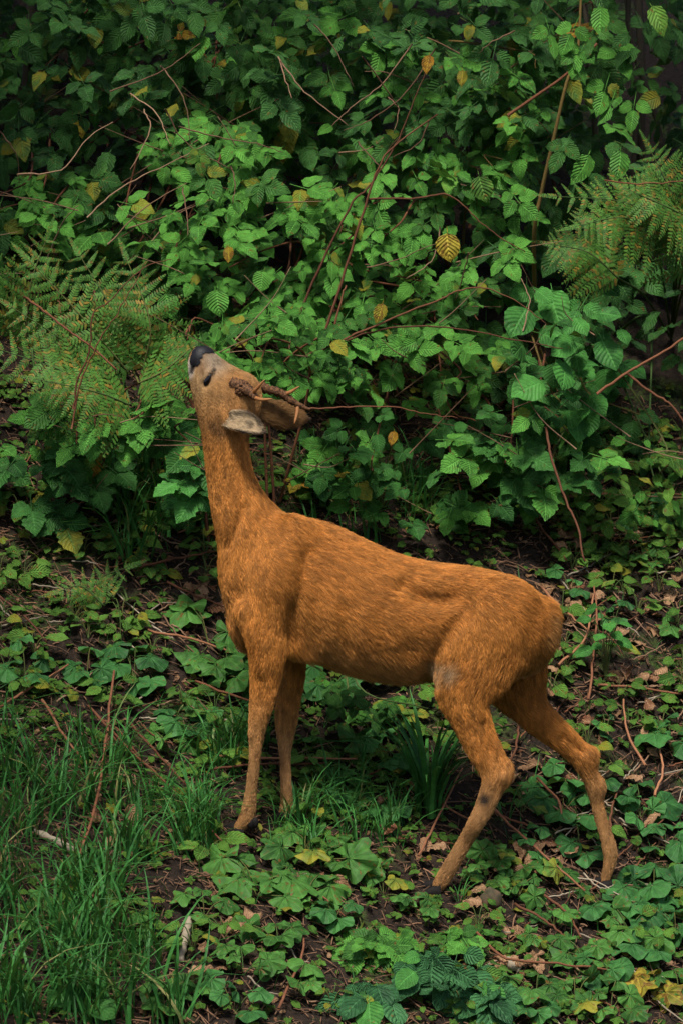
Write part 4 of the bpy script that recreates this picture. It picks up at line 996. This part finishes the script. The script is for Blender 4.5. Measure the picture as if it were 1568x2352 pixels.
V_, F_, U_ = join([blades(480, clumps(22, -200, 330, 1640, 2030, 34), .08, .21), blades(560, clumps(24, -230, 300, 2000, 2350, 36), .08, .22), blades(420, clumps(15, 280, 600, 1700, 1990, 24), .07, .18),
    blades(260, clumps(9, 640, 930, 1820, 1970, 20), .06, .16), blades(420, lambda: (rng.uniform(-100, 1650), rng.uniform(1350, 2360)), .03, .08),
    blades(240, clumps(9, -150, 400, 2150, 2360, 26), .12, .26), blades(420, clumps(14, 230, 500, 1060, 1300, 24), .08, .24), blades(200, clumps(8, 650, 1000, 1080, 1250, 24), .08, .2)])
tag(link('grass', mesh_arrays('grass', V_, F_, U_), M['grass']), 'rough green grass covering the bank before and around the front legs', 'grass', kind='stuff')
# tiny creeping leaves hugging the soil, far too many to count
parts = []
cc = [(rng.uniform(-1.1, 1.1), rng.uniform(-.95, 1.5), rng.uniform(.03, .12)) for _ in range(210)]
for i in range(8000):
    cx, cy, cr = cc[rng.randint(210)]; x, y = cx+rng.randn()*cr, cy+rng.randn()*cr; z = float(ground(x, y))
    if any((x-q)**2+(y-w_)**2 < .0016 for q, w_ in ((-.225, yfn), (-.13, yff), (.20, yrn), (.575, yrf))): continue
    if (x > .40 and .10 < y < 1.0 and rng.rand() < .7) or (-.62 < x < -.2 and .15 < y < .8 and rng.rand() < .55) or rng.rand() < .25: continue
    kd = ('round', 'ovate', 'ovate', 'lobed')[rng.randint(4)]; a = rng.uniform(0, 6.28)
    parts.append(inst(T[kd][rng.randint(3)], frame((math.cos(a), math.sin(a), .3*math.sin(a)-.2*math.cos(a)), np.array([.1, -.4, 1])+rv(.3)), np.array([x, y, z+.006+.03*rng.rand()]), rng.uniform(.010, .030)))
V_, F_, U_ = join(parts); tag(link('ground_cover', mesh_arrays('ground_cover', V_, F_, U_), M['weed']), 'tiny creeping leaves scattered over the bank between the plants', 'ground cover', kind='stuff')
def tuft(label, px, py, n, hgt, spread):
    b = G(px, py); e = empty('grass_tuft', b); tag(e, label, 'grass', 'grass tufts')
    for i in range(n):
        a = rng.uniform(0, 2*math.pi); o = bpy.data.objects.new('blade', tmesh('blade', rng.randint(6), 'grass')); COL.objects.link(o); o.parent = e
        r = spread*rng.rand(); h_ = hgt*(.6+.5*rng.rand()); m = np.eye(4); d = np.array([math.cos(a), math.sin(a)*.7, 0]); d /= np.linalg.norm(d)
        m[:3, :3] = np.column_stack([np.array([-d[1], d[0], 0])*2.0, d, np.array([rng.randn()*.12, -.05, 1])])*h_
        m[:3, 3] = (math.cos(a)*r, math.sin(a)*r, -.01); o.matrix_basis = Matrix(m.tolist())
tuft('tall sedge tuft standing between the front and hind legs', 985, 1860, 44, .29, .045)
tuft('grass tuft growing between the front legs and the lobed plants', 690, 1900, 22, .17, .04)
tuft('short grass tuft at the near hind hoof', 1055, 2075, 12, .075, .012)
tuft('few broad grass blades behind the near hind hock', 1160, 1900, 5, .17, .02)
tuft('long grass tuft beside the near front hoof', 455, 1900, 22, .16, .03)
tuft('grass tuft drooping over the pale stick', 250, 2080, 26, .19, .05)

# ------------------------------------------------------------------ sticks, stems and litter on the ground
gt = 'brown twigs lying on the bank'
TL = 'thin brown twig lying on the bank'
for pts in ([(320,1335),(420,1312),(505,1297)],[(385,1370),(450,1400),(520,1430)],[(205,1655),(300,1755),(400,1850),(520,1980)],[(295,1690),(370,1770),(460,1870)],[(-10,1395),(55,1445),(110,1510)],[(100,1640),(160,1740),(210,1800)],
            [(1000,1245),(1120,1200),(1300,1172),(1450,1163),(1600,1170)],[(1150,1130),(1200,1190),(1300,1320)],[(1350,1640),(1358,1560),(1368,1450),(1362,1380)],[(1280,1560),(1340,1500),(1360,1400)],[(1240,1380),(1300,1440),(1350,1480)],
            [(1370,1605),(1470,1612),(1560,1625)],[(1190,1700),(1180,1760),(1150,1800)],[(1120,1880),(1180,1940),(1260,2010),(1340,2080)],[(1100,1870),(1150,1905),(1210,1930)],[(960,2000),(1000,1920),(1060,1800)],[(940,1830),(1010,1880),(1080,1920)],
            [(1080,2160),(1160,2235),(1300,2250),(1400,2262)],[(1180,2110),(1250,2150),(1300,2190)],[(1230,2080),(1300,2130),(1330,2190)],[(640,2350),(690,2240),(700,2180)],[(1400,1960),(1400,1900),(1420,1840)],[(1480,1790),(1440,1720),(1430,1640)],
            [(1500,1860),(1520,1800),(1510,1740)],[(1230,1820),(1280,1870),(1290,1920)],[(340,1480),(440,1500),(530,1530)],[(450,1600),(560,1640),(700,1680)],[(490,1800),(600,1790),(760,1785)],[(500,1770),(640,1775),(820,1775)],[(0,1660),(60,1620),(160,1560)]):
    REG.setdefault(gt, []).append((cane_thing('fallen_twig', TL, pts, 0, 0, .0042, .0028, 'redstem' if rng.rand() < .6 else 'cane', gt, True, hover=.022), G(*pts[1])))
cane_thing('upright_stem', 'straight reddish stem standing in the grass', [(262,1590),(245,1760),(222,1900),(186,2015)], 0, 0, .0036, .0046, 'redstem', None, True, hover=.04)
for i in range(250):
    zone = rng.rand()
    if zone < .5: px, py = rng.uniform(1250, 1620), rng.uniform(1130, 2340)
    elif zone < .8: px, py = rng.uniform(-40, 540), rng.uniform(1120, 1760)
    else: px, py = rng.uniform(500, 1600), rng.uniform(1700, 2340)
    a = rng.uniform(-.9, .9); L = rng.uniform(40, 150); pts = [(px, py), (px+L*.5*math.cos(a), py+L*.5*math.sin(a)+rng.randn()*8), (px+L*math.cos(a), py+L*math.sin(a)+rng.randn()*8)]
    REG[gt].append((cane_thing('fallen_twig', TL, pts, 0, 0, .0028, .0014, ('twig', 'twig', 'cane', 'paletwig')[rng.randint(4)], gt, True), G(*pts[1])))
def stick(label, a, b, r, mat):
    A, B = G(*a)+np.array([0, 0, r*.7]), G(*b)+np.array([0, 0, r*.7]); C = catmull([A, (A+B)/2+rv(.004), B], 6); v, f_, u = tube(C, r*(1+.12*rng.randn(len(C))), 8)
    o = link('broken_stick', mesh_arrays('broken_stick', v, f_, u), M[mat]); tag(o, label, 'stick', 'pale broken sticks')
stick('pale broken stick half buried under the grass', (80, 1915), (195, 1975), .008, 'paletwig')
stick('pale rotten stick pointing down the bank', (435, 2120), (412, 2215), .009, 'paletwig')
stick('short pale birch log end among dead leaves', (1150, 2215), (1195, 2235), .013, 'paletwig')
# banded stone and dead leaves
c = G(1128, 2085)+np.array([0, 0, .018]); v, fq, u = blob(c, np.eye(3), np.array([.024, .022, .026]), 18, 12, lambda q: q*(1+.10*math.sin(5*q[0]+3*q[2])+.06*math.cos(7*q[1])))
M['stone'] = plain_mat('stone', (.12, .08, .05), .9, .15, 60, (.05, .05, .03))
tag(link('rounded_stone', mesh_arrays('rounded_stone', v, fq), M['stone']), 'small rounded brown stone lying below the hind legs', 'stone')
gd = 'dry brown leaves on the bank'
clusters = [(1210,1985,70,50,26),(1270,1420,80,60,10),(1300,1550,60,50,7),(1450,1570,60,30,7),(1200,1790,90,60,8),(1200,2210,90,50,12),(1370,2210,60,60,9),(520,2140,60,40,8),(740,2040,60,40,6),(470,2250,90,50,8),(1500,1500,80,300,16),(1100,2080,80,60,8),(300,1900,200,200,8),(950,1960,120,80,7),(1300,1260,80,60,7),(1350,1350,160,120,14),(1420,1680,140,100,12),(420,1400,160,110,12)]
for cx, cy, rx, ry, n in clusters:
    for i in range(n):
        px, py = cx+rng.randn()*rx*.5, cy+rng.randn()*ry*.5; b = G(px, py)+np.array([0, 0, .012+.012*rng.rand()]); a = rng.uniform(0, 6.28)
        o = add_leaf(None, 'dead', 'dead', b, (math.cos(a), math.sin(a), .38*math.sin(a)+.1*rng.randn()), np.array([0, -.4, 1])+rv(.3), rng.uniform(.025, .055), 'dead_leaf')
        tag(o, 'curled dry brown leaf lying on the bank', 'leaf', gd); REG.setdefault(gd, []).append((o, b))
b = G(298, 1905)+np.array([0, -.02, .06]); tag(add_leaf(None, 'dead', 'dead', b, (.5, -.2, -.8), (0, -.8, .5), .05, 'fallen_leaf'), 'single orange leaf caught upright in the grass', 'leaf')
# fine litter: needles, crumbs and bits of stem
n = 18000; parts = []
tv, tf, tu = tube(np.array([[0, -.5, 0], [0, .02, .04], [0, .5, 0]]), .045, 4)
xs_, ys_ = rng.uniform(-1.05, 1.05, n), rng.uniform(-.95, 1.5, n); zs_ = ground(xs_, ys_)+.003+.010*rng.rand(n)
for i in range(n):
    a = rng.uniform(0, 6.28); L = rng.uniform(.006, .05); d = np.array([math.cos(a), math.sin(a), .35*math.sin(a)-.25*math.cos(a)+.2*rng.randn()])
    rr = (.0009+.0011*rng.rand()**2)/.045; parts.append(((tv*np.array([rr, L, rr]))@frame(d, (0, 0, 1)).T+np.array([xs_[i], ys_[i], zs_[i]]), tf, tu))
V_, F_, U_ = join(parts); tag(link('litter', mesh_arrays('litter', V_, F_, U_), M['litter']), 'fine brown needles and stem bits strewn over the soil', 'litter', kind='stuff')
parts = []
for i in range(2200):                                          # crumbled bits of old leaves
    x, y = rng.uniform(-1.05, 1.05), rng.uniform(-.95, 1.4); a = rng.uniform(0, 6.28)
    parts.append(inst(T['dead'][rng.randint(4)], frame((math.cos(a), math.sin(a), .35*math.sin(a)), np.array([0, -.4, 1])+rv(.35)), np.array([x, y, float(ground(x, y))+.006]), rng.uniform(.006, .020)))
V_, F_, U_ = join(parts); tag(link('leaf_crumbs', mesh_arrays('leaf_crumbs', V_, F_, U_), M['dead']), 'crumbled bits of old brown leaves on the soil', 'leaf litter', kind='stuff')
# labels: each by the landmark it lies beside
LM = [('the near front hoof', G(545, 1912)), ('the far front hoof', G(655, 1878)), ('the near hind hoof', G(1000, 2045)), ('the far hind hoof', G(1388, 2036)), ('the rounded stone', G(1128, 2085)),
      ('the pale rotten stick', G(425, 2170)), ('the half buried stick', G(140, 1945)), ('the tall sedge tuft', G(985, 1850)), ('the straight reddish stem', G(240, 1780)), ('the yellowing bracken sprout', G(280, 1410)),
      ('the birch log end', G(1170, 2225)), ('the oak seedling', G(1490, 2290)), ('the upright nettle-like plant', G(1390, 1570)), ('the furry grey leaves', G(170, 2290)), ('the cane above the rump', G(1335, 1260)),
      ('the chest of the deer', G(480, 1560)), ('the largest quilted bramble leaves', G(1080, 2250)), ('the bramble above the deer back', G(930, 1150)), ('the bluish bramble under the fern', G(110, 1250)), ('the broad glossy shrub', G(1420, 1080))]
ORD = ['closest', 'second closest', 'third closest', 'fourth closest', 'fifth closest', 'sixth closest']
NM = {gw: 'plant with round scalloped leaves', gl: 'plant with lobed crinkled leaves', gs: 'small seedling with pointed leaves', gt: 'thin twig', gd: 'curled dry brown leaf'}
for g_, lst in REG.items():
    by = {}
    for o, p in lst:
        dd = [np.linalg.norm(np.asarray(p)-q) for _, q in LM]; j = int(np.argmin(dd)); by.setdefault(j, []).append((dd[j], o))
    for j, ol in by.items():
        ol.sort(key=lambda t: t[0])
        for r_, (_, o) in enumerate(ol):
            if g_ in (gt, gd): o['label'] = NM[g_]+' lying on the soil near '+LM[j][0] if r_ else NM[g_]+' lying closest to '+LM[j][0]
            else: o['label'] = NM[g_]+', '+ORD[r_]+' to '+LM[j][0] if r_ < 6 else NM[g_]+' farther out around '+LM[j][0]
print('LEAVES', NL, 'OBJECTS', len(bpy.data.objects))
